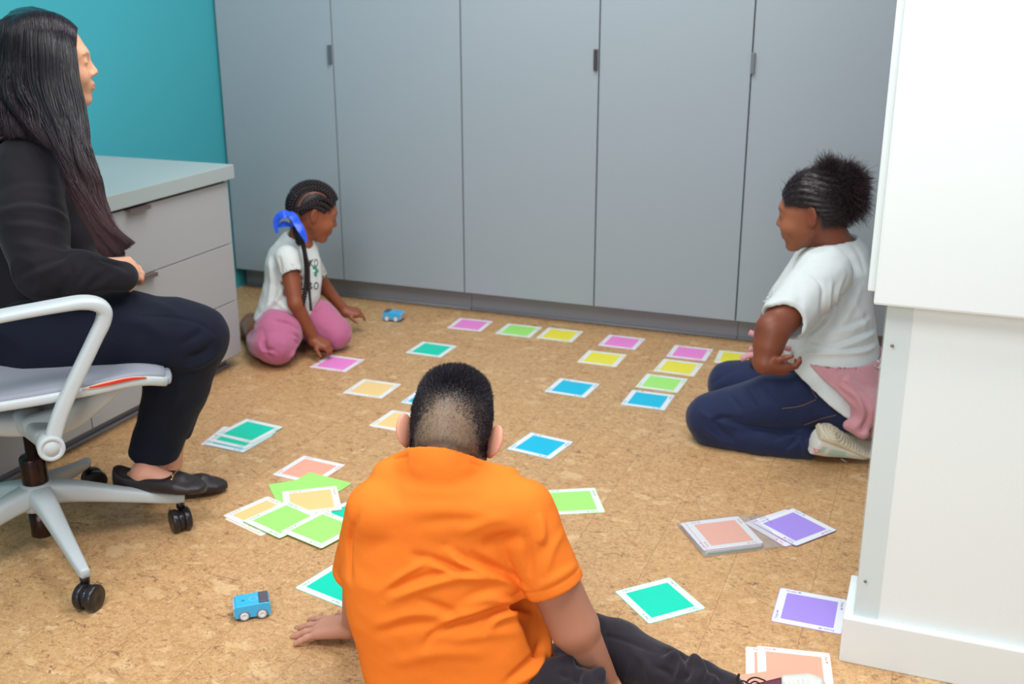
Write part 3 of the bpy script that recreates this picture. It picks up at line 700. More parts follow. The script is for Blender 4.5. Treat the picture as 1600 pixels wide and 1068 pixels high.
def folds(V, Q, lst, gain=1.15):
    """lst: (photo pixels the crease runs through, width m, height m, one sided 0/1)"""
    N = normals(V, Q); allp = [q for f in lst for q in f[0]]
    bv = BVHTree.FromPolygons([tuple(v) for v in V], [tuple(q) for q in Q]); off = np.zeros(len(V))
    for px, w_, a, *rest in lst:
        a = a*gain
        P = []
        R_ = cat_rom([(x, y, 0) for x, y in px], 5)[:, :2] if len(px) > 1 else px
        for x, y in R_:
            r = U(x, y, 1)-CAM; h_ = bv.ray_cast(Vector(CAM), Vector(r/np.linalg.norm(r)))
            if h_[0] is not None: P.append(np.array(h_[0]))
        if len(P) < 2: continue
        P = np.array(P); lo, hi = P.min(0)-3*w_, P.max(0)+3*w_; m = ((V > lo) & (V < hi)).all(1); idx = np.where(m)[0]; X = V[idx]
        best = np.full(len(X), 9.); tt = np.zeros(len(X)); sgn = np.zeros(len(X)); n = len(P)-1
        for i in range(n):
            L = P[i+1]-P[i]; l2 = max(L@L, 1e-12); t = np.clip(((X-P[i])@L)/l2, 0, 1); D = X-(P[i]+t[:, None]*L); d = np.linalg.norm(D, axis=1); b = d < best
            best[b] = d[b]; tt[b] = (i+t[b])/n; c = np.cross(np.broadcast_to(L, D.shape), D); sgn[b] = np.sign((c*N[idx]).sum(1))[b]
        tap = np.sin(np.pi*np.clip(tt, .02, .98))**.6; g = np.exp(-(best/w_)**2)
        if rest and rest[0]: g = np.exp(-(best/w_)**2)-.8*np.exp(-((best*sgn-w_*1.25)/(w_*.9))**2)
        off[idx] += a*tap*g
    return V+N*off[:, None]
# ---- head in local units (metres for an adult): x to the face, y left, z up
class Head:
    def __init__(s, o, R, sc, ear=0.): s.o, s.R, s.s, s.ear = A_(o), np.asarray(R), sc, ear
    def W(s, p): return s.o+s.R@(A_(p)*s.s)
    def L(s, V): return ((np.asarray(V)-s.o)@s.R)/s.s
    def e(s, c, r, rot=None): return ell(s.W(c), A_(r)*s.s, s.R if rot is None else s.R@rot)
    def c(s, a, b, ra, rb, flat=None): return cone(s.W(a), s.W(b), ra*s.s, rb*s.s, None if flat is None else (s.R@A_(flat[0]), flat[1]))
    def build(s, F, cheek=0., nose=1., ears=True, lips=1.):
        F.add(s.e((-.014, 0, .030), (.094, .074, .086)), .02)
        F.add(s.e((.026, 0, -.022), (.062, .059+cheek, .078)), .03)
        F.add(s.e((-.055, 0, -.012), (.048, .056, .05)), .03)
        for y in (-1, 1):
            F.add(s.c((.002, y*.047, -.045), (.058, y*.016, -.090), .021, .017), .02)
            F.add(s.e((.056, y*.034, -.034), (.026+cheek*.5, .024+cheek, .026)), .02)
        F.add(s.e((.070, 0, -.093), (.018, .020, .016)), .018)
        F.add(s.e((.068, 0, .022), (.022, .045, .014)), .02)
        F.add(s.e((.074, 0, -.058), (.017, .028, .022)), .016)
        for y in (-1, 1): F.sub(s.e((.098, y*.031, .003), (.017, .017, .013)), .014)
        for y in (-1, 1): F.add(s.e((.0745, y*.031, .003), (.0125, .015, .0125)), .004)
        F.add(s.c((.082, 0, .010), (.097*1.0+.004*nose, 0, -.024), .0065, .0095*nose), .010)
        for y in (-1, 1): F.add(s.e((.091, y*.0115*nose, -.029), (.011, .0075*nose, .0075)), .006)
        F.add(s.e((.0905, 0, -.0535), (.0085*lips, .021, .0058*lips)), .005); F.add(s.e((.0885, 0, -.064), (.0085*lips, .018, .0065*lips)), .005)
        F.sub(s.e((.100, 0, -.0588), (.011, .022, .0012)), .002)
        if ears:
            for y in (-1, 1):
                t = .50+s.ear; cr, sr = math.cos(t*y), math.sin(t*y)
                rz = np.array([[cr, sr*1., 0], [-sr, cr, 0], [0, 0, 1.]]); b = math.radians(-10); ry = np.array([[math.cos(b), 0, math.sin(b)], [0, 1, 0], [-math.sin(b), 0, math.cos(b)]]); rot = rz@ry
                yo = .0795+.018*s.ear
                F.add(s.e((-.013-.006*s.ear, y*yo, -.004), (.0185, .0065, .031), rot), .004)
                F.add(s.e((-.004, y*(yo-.006), -.027), (.009, .006, .011), rot), .005)
                F.sub(s.e((-.008-.004*s.ear, y*(yo+.0062), .001), (.0105, .005, .020), rot), .004)
def paint(V, base, jobs):
    C = np.tile(A_(lin(base)), (len(V), 1))
    for col, w_ in jobs: w_ = np.clip(w_, 0, 1)[:, None]; C = C*(1-w_)+A_(lin(col))*w_
    return C
def sstep(x, a, b): t = np.clip((x-a)/(b-a), 0, 1); return t*t*(3-2*t)
def blob(L, c, r): return np.exp(-(((L-A_(c))/A_(r))**2).sum(1)*1.2)
def face_jobs(L, lip, brow):
    J = []
    for y in (-1, 1):
        d = np.abs(L[:, 2]-(.0245-.25*np.abs(np.abs(L[:, 1])-.030)*(1 if True else 0)))
        J.append((brow, (1-sstep(d, .002, .0045))*(L[:, 0] > .05)*(1-sstep(np.abs(np.abs(L[:, 1])-.031), .013, .019))*.85))
        lid = (L[:, 0] > .062)*(1-sstep(np.abs(L[:, 2]-.000), .0008, .0025))*(1-sstep(np.abs(np.abs(L[:, 1])-.031), .011, .014)); J.append(('15100f', lid))
    J.append((lip, (L[:, 0] > .075)*(1-sstep(np.abs(L[:, 2]+.0588), .008, .0125))*(1-sstep(np.abs(L[:, 1]), .017, .023))*.8))
    return J
def hand(F, o, d, n, s, side, curl=(.25, .3, .3), spread=.0, k=.0035, curls=None, thumb=1., tcurl=.25):
    """o wrist, d finger direction, n back of the hand, side +1: thumb towards +y of (d, n x d)"""
    x = A_(d)/np.linalg.norm(d); z = A_(n)-(A_(n)@x)*x; z /= np.linalg.norm(z); y = np.cross(z, x)*side
    W = lambda a, b, c: A_(o)+(x*a+y*b+z*c)*s
    yb = [.028, .009, -.011, -.029]; ln = [.070, .077, .071, .056]; kn = [.086, .090, .086, .078]; rr = [.0098, .0100, .0095, .0085]
    for i in range(4): F.add(cone(W(.0, yb[i]*.62, 0), W(kn[i]-.004, yb[i], 0), .0165 if i < 3 else .0150, .0118), .010)
    F.add(cone(W(.005, .018, -.004), W(.05, .030, -.006), .015, .012), .010)
    for i in range(4):
        a = -spread*(i-1.4); p = W(kn[i]-.006, yb[i], .001); ang = 0.; r_ = rr[i]; cs = curls[i] if curls is not None else curl
        dirx = math.cos(a), -math.sin(a)*-1
        hx = x*math.cos(a)+y*(-math.sin(a))*-1.0*1.0
        hx = x*math.cos(spread*(1.4-i))+y*math.sin(spread*(1.4-i))
        for j, fr in enumerate((.47, .30, .23)):
            ang += cs[j]; q = p+(hx*math.cos(ang)-z*math.sin(ang))*ln[i]*fr*s; r2 = r_*(.93, .9, .86)[j]
            F.add(cone(p, q, r_*s, r2*s), k); p = q; r_ = r2
    if thumb:
        p = W(.022, .030, -.006); a = .85
        for j, (l, r1, r2) in enumerate(((.040, .0135, .0115), (.032, .0112, .0100), (.024, .0098, .0080))):
            a2 = a-.25*j*tcurl*3; q = p+(x*math.cos(a2)+y*math.sin(a2)-z*(.12+.25*tcurl*j))*l*s*thumb; F.add(cone(p, q, r1*s, r2*s), k+.002); p = q
def strands(name, P, rad, m, parent, col=None, seg=3):
    """P (N,K,3) polylines, rad (K,) or (N,K) -> thin tapering tubes in one mesh"""
    N, K, _ = P.shape; T = np.gradient(P, axis=1); T /= np.linalg.norm(T, axis=2, keepdims=True)+1e-9
    ref = np.where(np.abs(T[..., 2:3]) < .9, [[[0, 0, 1.]]], [[[1., 0, 0]]]); a = np.cross(T, ref); a /= np.linalg.norm(a, axis=2, keepdims=True)+1e-9; b = np.cross(T, a)
    rad = np.broadcast_to(rad, (N, K))[..., None]; V = []
    for i in range(seg):
        t = 2*math.pi*i/seg; V.append(P+rad*(a*math.cos(t)+b*math.sin(t)))
    V = np.stack(V, 2).reshape(-1, 3); base = (np.arange(N)[:, None]*K+np.arange(K-1)[None, :])*seg; Q = []
    for i in range(seg): j = (i+1) % seg; Q.append(np.stack([base+i, base+j, base+seg+j, base+seg+i], -1).reshape(-1, 4))
    c = None if col is None else np.repeat(np.asarray(col).reshape(-1, 3), seg, axis=0)
    return mesh(name, V, np.vstack(Q), m, parent, True, c)
HV = A_([math.sin(YAW), math.cos(YAW), 0]); RH = A_([math.cos(YAW), -math.sin(YAW), 0]); ZU = A_([0, 0, 1])
fab_b = [(700, .35, .0006), (28, .25, .004)]
def skin_mat(n, s=.10): return mat(n, None, .46, attr=True, sss=s, spec=.38, bump=[(350, .12, .0006)], noise=(40, .035))
def hmat(n, rough=.38, spec=.5): return mat(n, None, rough, attr=True, spec=spec)

# ================================================================== the boy in orange
def boy():
    base = U(720, 1100, 2.22); root = tag(empty('person', (base[0], base[1], 0)), 'child in an orange shirt and black trousers sitting on the floor, back turned', 'person')
    HD = Head(U(704, 677, 2.135), frame(HV*math.cos(.50)-ZU*math.sin(.50)+RH*.03, ZU+RH*.10), 1.03, ear=.34)
    Sl, El, Wl = U(590, 798, 2.09), U(563, 905, 2.235), U(552, 977, 2.365)
    Sr, Er, Wr = U(815, 798, 2.07), U(897, 978, 2.125), U(946, 1066, 2.180)
    bk = -HV
    # --- body: one continuous surface
    F = Field(*bounds([U(440, 560, 2.1), U(1180, 1100, 2.15), U(600, 1150, 2.3), U(880, 560, 2.3), U(440, 1000, 2.6), HD.W((.12, 0, -.12)), [UZ(470, 980)[0], UZ(470, 980)[1], -.01]], .03), .0028)
    HD.build(F, cheek=.006)
    nk = HD.W((-.030, 0, -.045)); cb = U(695, 735, 2.135)
    F.add(cone(nk, cb, .051, .054), .02)
    tor = [(U(722, 1110, 2.20), .13), (U(705, 1000, 2.17), .145), (U(695, 880, 2.15), .135), (U(697, 800, 2.14), .13), (U(698, 750, 2.14), .095)]
    F.add(loft([(p, RH, (w_, w_), bk, (.075, .09)) for p, w_ in tor]), .02)
    F.add(cone(Sl+RH*.03+HV*.02, Sr-RH*.03+HV*.02, .040, .040), .02)
    chain(F, [Sl, El, Wl], [.043, .036, .0245], .012); chain(F, [Sr, Er, Wr], [.045, .0445, .0265], .012)
    F.add(cone(Sr*.45+Er*.55, Er, .047, .046), .01)
    tip = UZ(466, 972); d = tip-UZ(550, 985); hand(F, Wl+d/np.linalg.norm(d)*.004+[0, 0, -.004], d+[0, 0, -.030]+HV*.012, ZU*1.0+[0, 0, .1], .96, -1, curls=[(.10, .12, .05), (.12, .12, .05), (.12, .12, .05), (.14, .15, .05)], spread=.25)
    dr = RH*.25-HV*.6; hand(F, Wr+[0, 0, -.008], dr+[0, 0, -.10], ZU, .80, -1, curl=(.12, .12, .1), spread=.1)
    # hidden legs inside the trousers keep the body whole
    hip = U(735, 1100, 2.24); kR = U(950, 1003, 2.285); aR = U(1128, 1078, 2.165)
    F.add(cone(U(700, 1100, 2.23), U(800, 1105, 2.22), .085, .085), .02)
    chain(F, [U(800, 1105, 2.22), kR, aR], [.06, .04, .024], .01); chain(F, [U(690, 1095, 2.24), U(690, 960, 2.48), U(790, 985, 2.42)], [.06, .04, .024], .01)
    V, Q = F.surf(1); V[:, 2] = np.maximum(V[:, 2], .0012)
    L = HD.L(V); face = face_jobs(L, 'b5695c', '1c1516')
    fade = sstep(L[:, 2], -.055, -.005)*(L[:, 0] < .055)*(np.linalg.norm(L, axis=1) < .15)
    sk = paint(V, 'b07a63', face+[('80705c', .85*(np.linalg.norm(L, axis=1) < .15)*sstep(L[:, 2], -.088, -.045)*(1-sstep(L[:, 0], .0, .03))*(1-sstep(np.abs(L[:, 1]), .066, .074)*(L[:, 2] < .035))), ('3d3030', .55*np.exp(-((L[:, 2]+.030-.004*np.cos(L[:, 1]*60))/.008)**2)*(L[:, 0] < -.02)*(np.abs(L[:, 1]) < .05)), ('33292b', .65*sstep(np.abs(L[:, 1]), .030, .062)*(np.linalg.norm(L, axis=1) < .15)*sstep(L[:, 2], -.06, -.02)*(L[:, 0] < .02)*(1-sstep(np.abs(L[:, 1]), .068, .074)*(L[:, 2] < .035))), ('2a2328', .85*sstep(L[:, 2], .022, .075)*(L[:, 0] < .06)*(np.linalg.norm(L, axis=1) < .16)),  # dark nape band: crease shade and hair painted into the skin colour
        ('dd9f86', .85*sstep(np.abs(L[:, 1]), .076, .083)*(np.abs(L[:, 2]) < .05)*(np.linalg.norm(L, axis=1) < .13)), ('d39b88', .5*np.exp(-((V-HD.o)**2).sum(1)*0)*(V[:, 2] < .055)*(V[:, 1] < 3)*sstep(-(V@RH), -(Wl@RH)-.0, -(Wl@RH)+.10))])
    body = mesh('body', V, Q, skin_mat('warm_brown_skin'), root, col=sk)
    # --- hair: short fibres, long on top, clipped to stubble low down
    N = normals(V, Q); R3 = np.linalg.norm(L, axis=1); ly = np.abs(L[:, 1])
    # lower border of the dark hair: high arch at the back, low at the sides
    arch = .018+.040*np.exp(-(L[:, 1]/.034)**2)-.050*sstep(ly, .045, .070); z = L[:, 2]
    dens = sstep(z, arch-.022, arch+.012)
    ok = (R3 < .16) & (L[:, 0] < .068) & (z > -.075) & ~((z < .035) & (L[:, 0] > .03)) & ~((ly > .0735) & (z < .036) & (L[:, 0] > -.04)) & (V[:, 2] > .4)
    full = np.where(ok)[0]; p = dens[full]; sel = full[RNG.random(len(full)) < np.maximum(p, .0)]
    sel = RNG.choice(sel, 30000, replace=len(sel) < 30000); ln = .0042+.013*sstep(L[sel, 2], .05, .10)*RNG.uniform(.7, 1.2, len(sel))
    jit = RNG.normal(0, .0014, (len(sel), 3)); root_p = V[sel]+jit; up = HD.R[:, 2]; fwd = HD.R[:, 0]
    dirn = N[sel]+.55*up*sstep(L[sel, 2], .02, .08)[:, None]+RNG.normal(0, .20, (len(sel), 3))-(.45*(1-sstep(L[sel, 2], .03, .08)))[:, None]*up; dirn /= np.linalg.norm(dirn, axis=1)[:, None]
    K = 3; t = np.linspace(0, 1, K)[None, :, None]; P = root_p[:, None]-N[sel][:, None]*.001+dirn[:, None]*t*ln[:, None, None]+(fwd*.003)*t*t
    cc = np.where(RNG.random((len(sel), 1, 1)) < .12, A_(lin('46404e')), A_(lin('17121a'))); cc = np.broadcast_to(cc, (len(sel), K, 3))
    strands('hair', P, np.array([.00042, .00036, .00012]), hmat('black_short_hair', .45, .35), root, cc)
    st = full[(RNG.random(len(full)) < .55)]; st = RNG.choice(st, 26000); rp = V[st]+RNG.normal(0, .0016, (len(st), 3)); dn = N[st]-.6*up+RNG.normal(0, .2, (len(st), 3)); dn /= np.linalg.norm(dn, axis=1)[:, None]
    P = rp[:, None]-N[st][:, None]*.0006+dn[:, None]*np.linspace(0, 1, 2)[None, :, None]*.0022
    strands('hair_stubble', P, np.array([.00022, .0001]), mat('stubble', '3a2f30', .6), root)
    # --- shirt
    F = Field(*bounds([U(500, 680, 2.0), U(940, 680, 2.0), U(560, 1160, 2.35), U(900, 1160, 2.05), U(500, 930, 2.3)], .03), .0033)
    st = [((728, 1130), 2.215, 152, 150, .105, .10), ((722, 1068), 2.195, 147, 152, .105, .10), ((708, 1000), 2.175, 150, 154, .102, .10), ((694, 950), 2.160, 150, 151, .104, .10), ((684, 880), 2.150, 150, 145, .112, .10),
          ((690, 830), 2.145, 147, 143, .112, .10), ((698, 790), 2.142, 138, 138, .116, .095), ((698, 755), 2.140, 108, 112, .116, .085), ((695, 726), 2.138, 76, 80, .110, .075), ((692, 710), 2.134, 57, 57, .074, .07), ((691, 688), 2.130, 48, 48, .062, .06)]
    F.add(loft([(U(*p, d_), RH, (b*d_/CF, a*d_/CF), bk, (kb, kf)) for p, d_, a, b, kb, kf in st], 2.7), .0)
    F.add(cone(Sl+RH*.02, Sr-RH*.02, .056, .056), .02)
    F.add(cone(U(610, 745, 2.10), U(690, 715, 2.12), .035, .03), .03); F.add(cone(U(785, 750, 2.10), U(700, 715, 2.12), .035, .03), .03)
    Cl, Cr = U(557, 893, 2.205), U(866, 913, 2.088)
    F.add(cone(Sl, Cl, .060, .0485), .014); F.add(cone(Sr, Cr, .062, .0575), .010)
    F.add(cone(U(690, 718, 2.088), U(694, 765, 2.13), .068, .085), .05)
    q1, q2, q3 = U(690, 692, 2.005), U(641, 706, 2.08), U(735, 717, 2.08); cn = np.cross(q2-q1, q3-q1); cn *= np.sign(cn[2])/np.linalg.norm(cn); F.cut(q1, cn, 0)
    dl = (Cl-Sl)/np.linalg.norm(Cl-Sl); dr_ = (Cr-Sr)/np.linalg.norm(Cr-Sr)
    for c_, d_, p0, r_ in ((Cl, dl, Sl, .0405), (Cr, dr_, Sr, .0505)):
        lo, hi, f0 = cone(c_-d_*.05, c_+d_*.09, .09, .09)
        F.sub((lo, hi, (lambda P, c_=c_, d_=d_, f0=f0: np.maximum(f0(P), -((P-(c_+d_*.004))@d_)))), .002)
        F.sub(cone(c_-d_*.028, c_+d_*.04, r_, r_), .002)
    F.sub(cone(U(692, 630, 2.095), U(691, 706, 2.095), .067, .063), .003)   # the neck hole
    V, Q = F.surf(2); V[:, 2] = np.maximum(V[:, 2], .004)
    N = normals(V, Q); V = V+N*(wob(V*[1, 1, 1.6], 26, 5, 3)*.0022)[:, None]
    V = folds(V, Q, [
        ([(598, 920), (630, 897), (672, 874)], .006, .0045), ([(640, 866), (662, 872), (700, 884)], .009, -.004),
        ([(752, 850), (790, 842), (818, 838)], .014, -.007), ([(818, 834), (826, 870), (824, 905)], .011, -.006), ([(840, 850), (846, 835), (842, 800)], .010, .006),
        ([(700, 862), (728, 884), (765, 896), (818, 918)], .009, .0075, 1), ([(730, 862), (758, 878), (792, 896)], .008, -.005), ([(667, 876), (700, 892), (768, 905)], .008, .006, 1),
        ([(610, 936), (640, 922), (700, 904), (756, 902)], .010, .0065, 1), ([(758, 924), (785, 925), (808, 926)], .010, .004), ([(650, 934), (690, 950), (716, 962)], .009, -.005), ([(726, 946), (760, 934), (790, 940), (815, 952)], .011, .005, 1),
        ([(664, 1010), (676, 992), (700, 978), (740, 966), (778, 954), (832, 944)], .0085, -.0085), ([(672, 1000), (700, 970), (740, 956), (778, 945)], .010, .006), ([(584, 990), (620, 978), (650, 971), (688, 973)], .010, -.0055), ([(584, 980), (640, 960), (690, 962)], .012, .004),
        ([(764, 982), (776, 966), (800, 958), (834, 960)], .009, .0065, 1), ([(790, 1066), (812, 1048), (836, 1024), (846, 1000)], .008, -.007), ([(806, 1068), (836, 1046), (852, 1018)], .009, .007),
        ([(700, 1000), (760, 990), (820, 985)], .012, .003), ([(600, 1040), (680, 1020), (760, 1020)], .014, .003), ([(610, 800), (680, 795), (760, 800)], .014, .0025), ([(640, 822), (700, 812), (780, 815)], .012, -.0025), ([(720, 832), (760, 815), (800, 808)], .010, .003),
        ([(560, 800), (548, 830), (545, 860), (548, 910)], .007, -.006), ([(850, 905), (862, 860), (880, 830)], .009, .003), ([(838, 920), (880, 896), (905, 880)], .008, .003)], 1.6)
    V = relax(V, Q, 1, .5)
    # sewn hems: a shallow line two centimetres above each cuff, and the collar rib
    N = normals(V, Q)
    for c_, d_ in ((Cl, dl), (Cr, dr_)):
        s_ = (V-c_)@d_; m = np.linalg.norm(V-c_, axis=1) < .085; V = V-N*(m*.0016*np.exp(-((s_+.017)/.0028)**2))[:, None]
    s_ = (V-q1)@cn; m = np.linalg.norm(V-U(693, 712, 2.14), axis=1) < .11; V = V-N*(m*.0022*np.exp(-((s_+.016)/.0028)**2))[:, None]
    V[:, 2] = np.maximum(V[:, 2], .004)
    mesh('shirt', V, Q, mat('orange_cotton', 'ec7c2b', .9, sheen=0, spec=.12, bump=fab_b, noise=(14, .02)), root)
    # shirt tail over the hip
    # --- trousers
    F = Field(*bounds([U(560, 900, 2.6), U(1190, 1010, 2.1), U(600, 1200, 2.0), U(1190, 1150, 2.25)], .02), .004)
    F.add(cone(U(690, 1110, 2.225), U(800, 1110, 2.20), .112, .112), .03); F.add(cone(U(800, 1118, 2.19), U(868, 1100, 2.155), .095, .058), .02)
    chain(F, [U(850, 1100, 2.215), U(925, 1020, 2.29), U(960, 1012, 2.28)], [.085, .062, .060], .02)
    chain(F, [U(960, 1014, 2.28), U(1040, 1052, 2.215), U(1090, 1070, 2.185), U(1136, 1080, 2.160)], [.058, .050, .047, .036], .015)
    chain(F, [U(690, 1100, 2.24), U(690, 965, 2.48), U(790, 990, 2.42)], [.09, .065, .05], .02)
    F.add(cone(U(925, 992, 2.30), U(960, 1012, 2.28), .046, .05), .012); F.add(cone(U(868, 1058, 2.12), U(918, 1070, 2.09), .036, .030), .02); F.add(cone(U(860, 1090, 2.12), U(940, 1112, 2.09), .055, .045), .03)
    V, Q = F.surf(2); N = normals(V, Q); V = V+N*(wob(V, 32, 9, 3)*.003)[:, None]
    V = folds(V, Q, [([(925, 962), (940, 985), (945, 1015)], .008, -.006), ([(938, 990), (975, 1000), (1030, 1022)], .005, -.0025), ([(1040, 1030), (1052, 1022), (1066, 1040), (1060, 1062)], .009, .010, 1), ([(1070, 1034), (1085, 1028), (1100, 1045), (1092, 1066)], .009, .009, 1), ([(1020, 1040), (1045, 1050), (1050, 1066)], .007, -.006),
        ([(1108, 1050), (1118, 1060), (1116, 1068)], .007, .006, 1), ([(980, 1000), (978, 1040), (972, 1066)], .003, -.002), ([(872, 1025), (895, 1035), (915, 1030), (935, 1050)], .010, .012, 1), ([(905, 1042), (900, 1060), (906, 1068)], .009, -.012), ([(925, 1040), (936, 1056), (946, 1066)], .008, .008), ([(875, 1046), (888, 1060)], .009, -.007), ([(900, 1030), (925, 1042), (940, 1062)], .006, .007, 1), ([(985, 1010), (1010, 1040), (1015, 1066)], .008, .004), ([(1075, 1050), (1060, 1066)], .006, -.006)], 1.5)
    V[:, 2] = np.maximum(V[:, 2], .0012)
    mesh('trousers', V, Q, mat('black_cotton', '262129', .85, sheen=.2, spec=.2, bump=fab_b), root)
    # --- sneaker: dark upper, burgundy side, white ridged rubber seen at the toe
    a, b = U(1150, 1102, 2.150), U(1272, 1084, 2.105); dx = (b-a)/np.linalg.norm(b-a); sole = -HV*.62+ZU*.62+RH*.45; sole -= (sole@dx)*dx; sole /= np.linalg.norm(sole); lat = np.cross(dx, sole)
    def shoe_loft(g, side0, s0): return loft([(a-dx*.03, lat, (.028+g, .028+g), sole, (side0, s0)), (a+dx*.03, lat, (.034+g, .034+g), sole, (side0, s0)), (a+dx*.10, lat, (.040+g, .040+g), sole, (side0, s0*.85)), (a+dx*.15, lat, (.036+g, .036+g), sole, (side0, s0*.6)), (a+dx*.172, lat, (.022+g, .022+g), sole, (side0*.9, s0*.35))], 2.4)
    F = Field(*bounds([a-dx*.05, b+dx*.06, a+ZU*.08, a-ZU*.06], .06), .0028); F.add(shoe_loft(0, .018, .055), 0); V, Q = F.surf(3); V[:, 2] = np.maximum(V[:, 2], .003)
    sh = mesh('sneaker', V, Q, mat('burgundy_canvas', '5b1c33', .6), root)
    F = Field(*bounds([a-dx*.05, b+dx*.06, a+ZU*.08, a-ZU*.06], .06), .0028); F.add(shoe_loft(.003, .030, -.012), 0); F.add(ell(a+dx*.150+sole*.004, (.030, .033, .030), np.stack([dx, lat, sole], 1)), .008); F.cut(a+dx*.098, -dx, .003)
    V, Q = F.surf(2); g = (V-a)@dx; N = normals(V, Q); V = V-N*((((V-a)@sole) > .024)*.0015*(np.sin(g*700) > .3))[:, None]; V[:, 2] = np.maximum(V[:, 2], .0025)
    mesh('rubber_sole', V, Q, mat('white_rubber', 'c6cac3', .55), sh)
    lace = mat('black_laces', '1d181c', .7)
    for k, PP in enumerate(([(1150, 1058), (1154, 1050), (1155, 1052), (1152, 1062)], [(1165, 1064), (1172, 1057), (1182, 1055), (1196, 1060)], [(1146, 1066), (1160, 1060), (1172, 1066)], [(1170, 1066), (1180, 1061), (1192, 1068)])):
        V, Fc = sweep([U(x, y+3, 2.13-.01*(k % 2)) for x, y in PP], [.0035]*len(PP), [.003]*len(PP), n=6, seg=8, e=2.2); mesh('shoelace', V, Fc, lace, sh)
boy()

# ================================================================== the girl in jeans, kneeling at the right
def girl_jeans():
    base = U(1260, 700, 3.33); root = tag(empty('person', (base[0], base[1], 0)), 'child kneeling at the right in white shirt and blue jeans, hair in a puff', 'person')
    X, Y = A_([1., 0, 0]), A_([0, 1., 0]); fw = -X
    HD = Head(U(1269, 330, 3.32), frame(fw*.97-ZU*.20+Y*.06, ZU), 1.04)
    S1, E1, W1 = U(1290, 425, 3.19), U(1207, 516, 3.10), U(1194, 566, 3.10)
    S2, E2, W2 = U(1275, 408, 3.50), U(1210, 500, 3.58), U(1185, 560, 3.50)
    hN, kN, aN = U(1300, 620, 3.30), U(1112, 653, 3.41), U(1262, 694, 3.30)
    hF, kF, aF = U(1300, 615, 3.46), U(1142, 600, 3.60), U(1290, 670, 3.50)
    F = Field(*bounds([U(1150, 450, 3.02), U(1150, 620, 3.02), U(1050, 250, 3.2), U(1400, 250, 3.5), U(1050, 720, 3.65), U(1400, 730, 3.2)], .04), .0042)
    HD.build(F, cheek=.013, nose=.85, lips=.9)
    F.add(cone(HD.W((-.035, 0, -.05)), U(1306, 392, 3.34), .052, .058), .02)
    F.add(loft([(U(x, y, 3.34), X, (a, a), Y, (b, b)) for x, y, a, b in ((1310, 618, .09, .11), (1300, 540, .12, .13), (1300, 450, .10, .135), (1308, 395, .07, .10))]), .03)
    chain(F, [S1, E1, W1], [.052, .046, .033], .010); chain(F, [S2, E2, W2], [.045, .044, .03], .012)
    F.add(cone(E1, E1*.55+W1*.45, .047, .043), .01)
    hand(F, W1+(W1-E1)/np.linalg.norm(W1-E1)*.010, RH*.9-HV*.12-ZU*.10, -ZU*.75-HV*.62, .76, 1, curls=[(.3, .7, .5), (.35, .7, .5), (.4, .8, .5), (.4, .8, .5)], spread=.03, thumb=.9)
    hand(F, W2, X*.5-ZU*.4, ZU, .8, 1, curl=(.3, .5, .4))
    chain(F, [hN, kN, aN], [.05, .04, .024], .01); chain(F, [hF, kF, aF], [.07, .05, .032], .01)
    F.add(cone(aN, U(1335, 700, 3.30), .024, .022), .01); F.add(cone(aF, U(1345, 680, 3.5), .03, .026), .01)
    V, Q = F.surf(1); V[:, 2] = np.maximum(V[:, 2], .0012); L = HD.L(V); near = np.linalg.norm(L, axis=1) < .17
    hair = near*sstep(L[:, 2], .016, .036)*(1-sstep(L[:, 0]-.25*(L[:, 2]-.05), .066, .078))
    hair = np.maximum(hair, near*(1-sstep(L[:, 0], -.040, -.022))*sstep(L[:, 2], -.062, -.035)); ear = (np.abs(L[:, 1]) > .0755)*near*(np.abs(L[:, 2]) < .034)
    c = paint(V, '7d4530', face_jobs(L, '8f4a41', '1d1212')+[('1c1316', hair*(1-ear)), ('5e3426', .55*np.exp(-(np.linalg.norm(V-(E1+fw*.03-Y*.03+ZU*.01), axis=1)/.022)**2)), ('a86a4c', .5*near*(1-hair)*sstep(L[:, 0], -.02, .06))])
    mesh('body', V, Q, skin_mat('dark_brown_skin'), root, col=c)
    # hair pulled back: a smooth cap, then the puff
    F = Field(*bounds([HD.o], .17), .003)
    F.add(HD.e((-.016, 0, .033), (.099, .079, .089)), 0); F.add(HD.e((-.058, 0, -.006), (.050, .060, .052)), .03)
    pb = U(1316, 288, 3.30); F.add(cone(HD.W((-.075, 0, .055)), pb, .045, .045), .03)
    zc = lambda P: ((P-HD.o)@HD.R)/HD.s
    lo, hi, _f = ell(HD.o, .2)
    def keep(P):
        l = zc(P); x, y, z = l[..., 0], np.abs(l[..., 1]), l[..., 2]
        line = .022+.12*(x-.0)+.7*np.maximum(0, x-.040); line = np.where(x < -.012, .022-1.3*(-.012-x), line); line = np.maximum(line, -.055+.0*x)
        return np.maximum((z-line)*-1, x-.079+.25*(.07-z)*0)*.8
    F.F = np.maximum(F.F, np.maximum(keep(F._pts((slice(None),)*3)), -.2)).astype(np.float32)
    V, Q = F.surf(2); N = normals(V, Q); L = HD.L(V); ang = np.arctan2(L[:, 1], L[:, 2]-.0); V = V+N*(.0011*np.sin(ang*34+6*np.sin(L[:, 0]*18)))[:, None]
    hm = hmat('dark_brown_hair', .42, .45); cap = mesh('hair', V, Q, hm, root, col=paint(V, '1f1519', []))
    # fine flyaways over the cap
    idx = RNG.choice(len(V), 2600); d = N[idx]*.25-(HD.R[:, 0])[None]*.9+RNG.normal(0, .35, (2600, 3)); d /= np.linalg.norm(d, axis=1)[:, None]; t = np.linspace(0, 1, 4)[None, :, None]
    P = V[idx][:, None]+d[:, None]*t*.022+N[idx][:, None]*(t*(1-t))*.012+N[idx][:, None]*t*.003
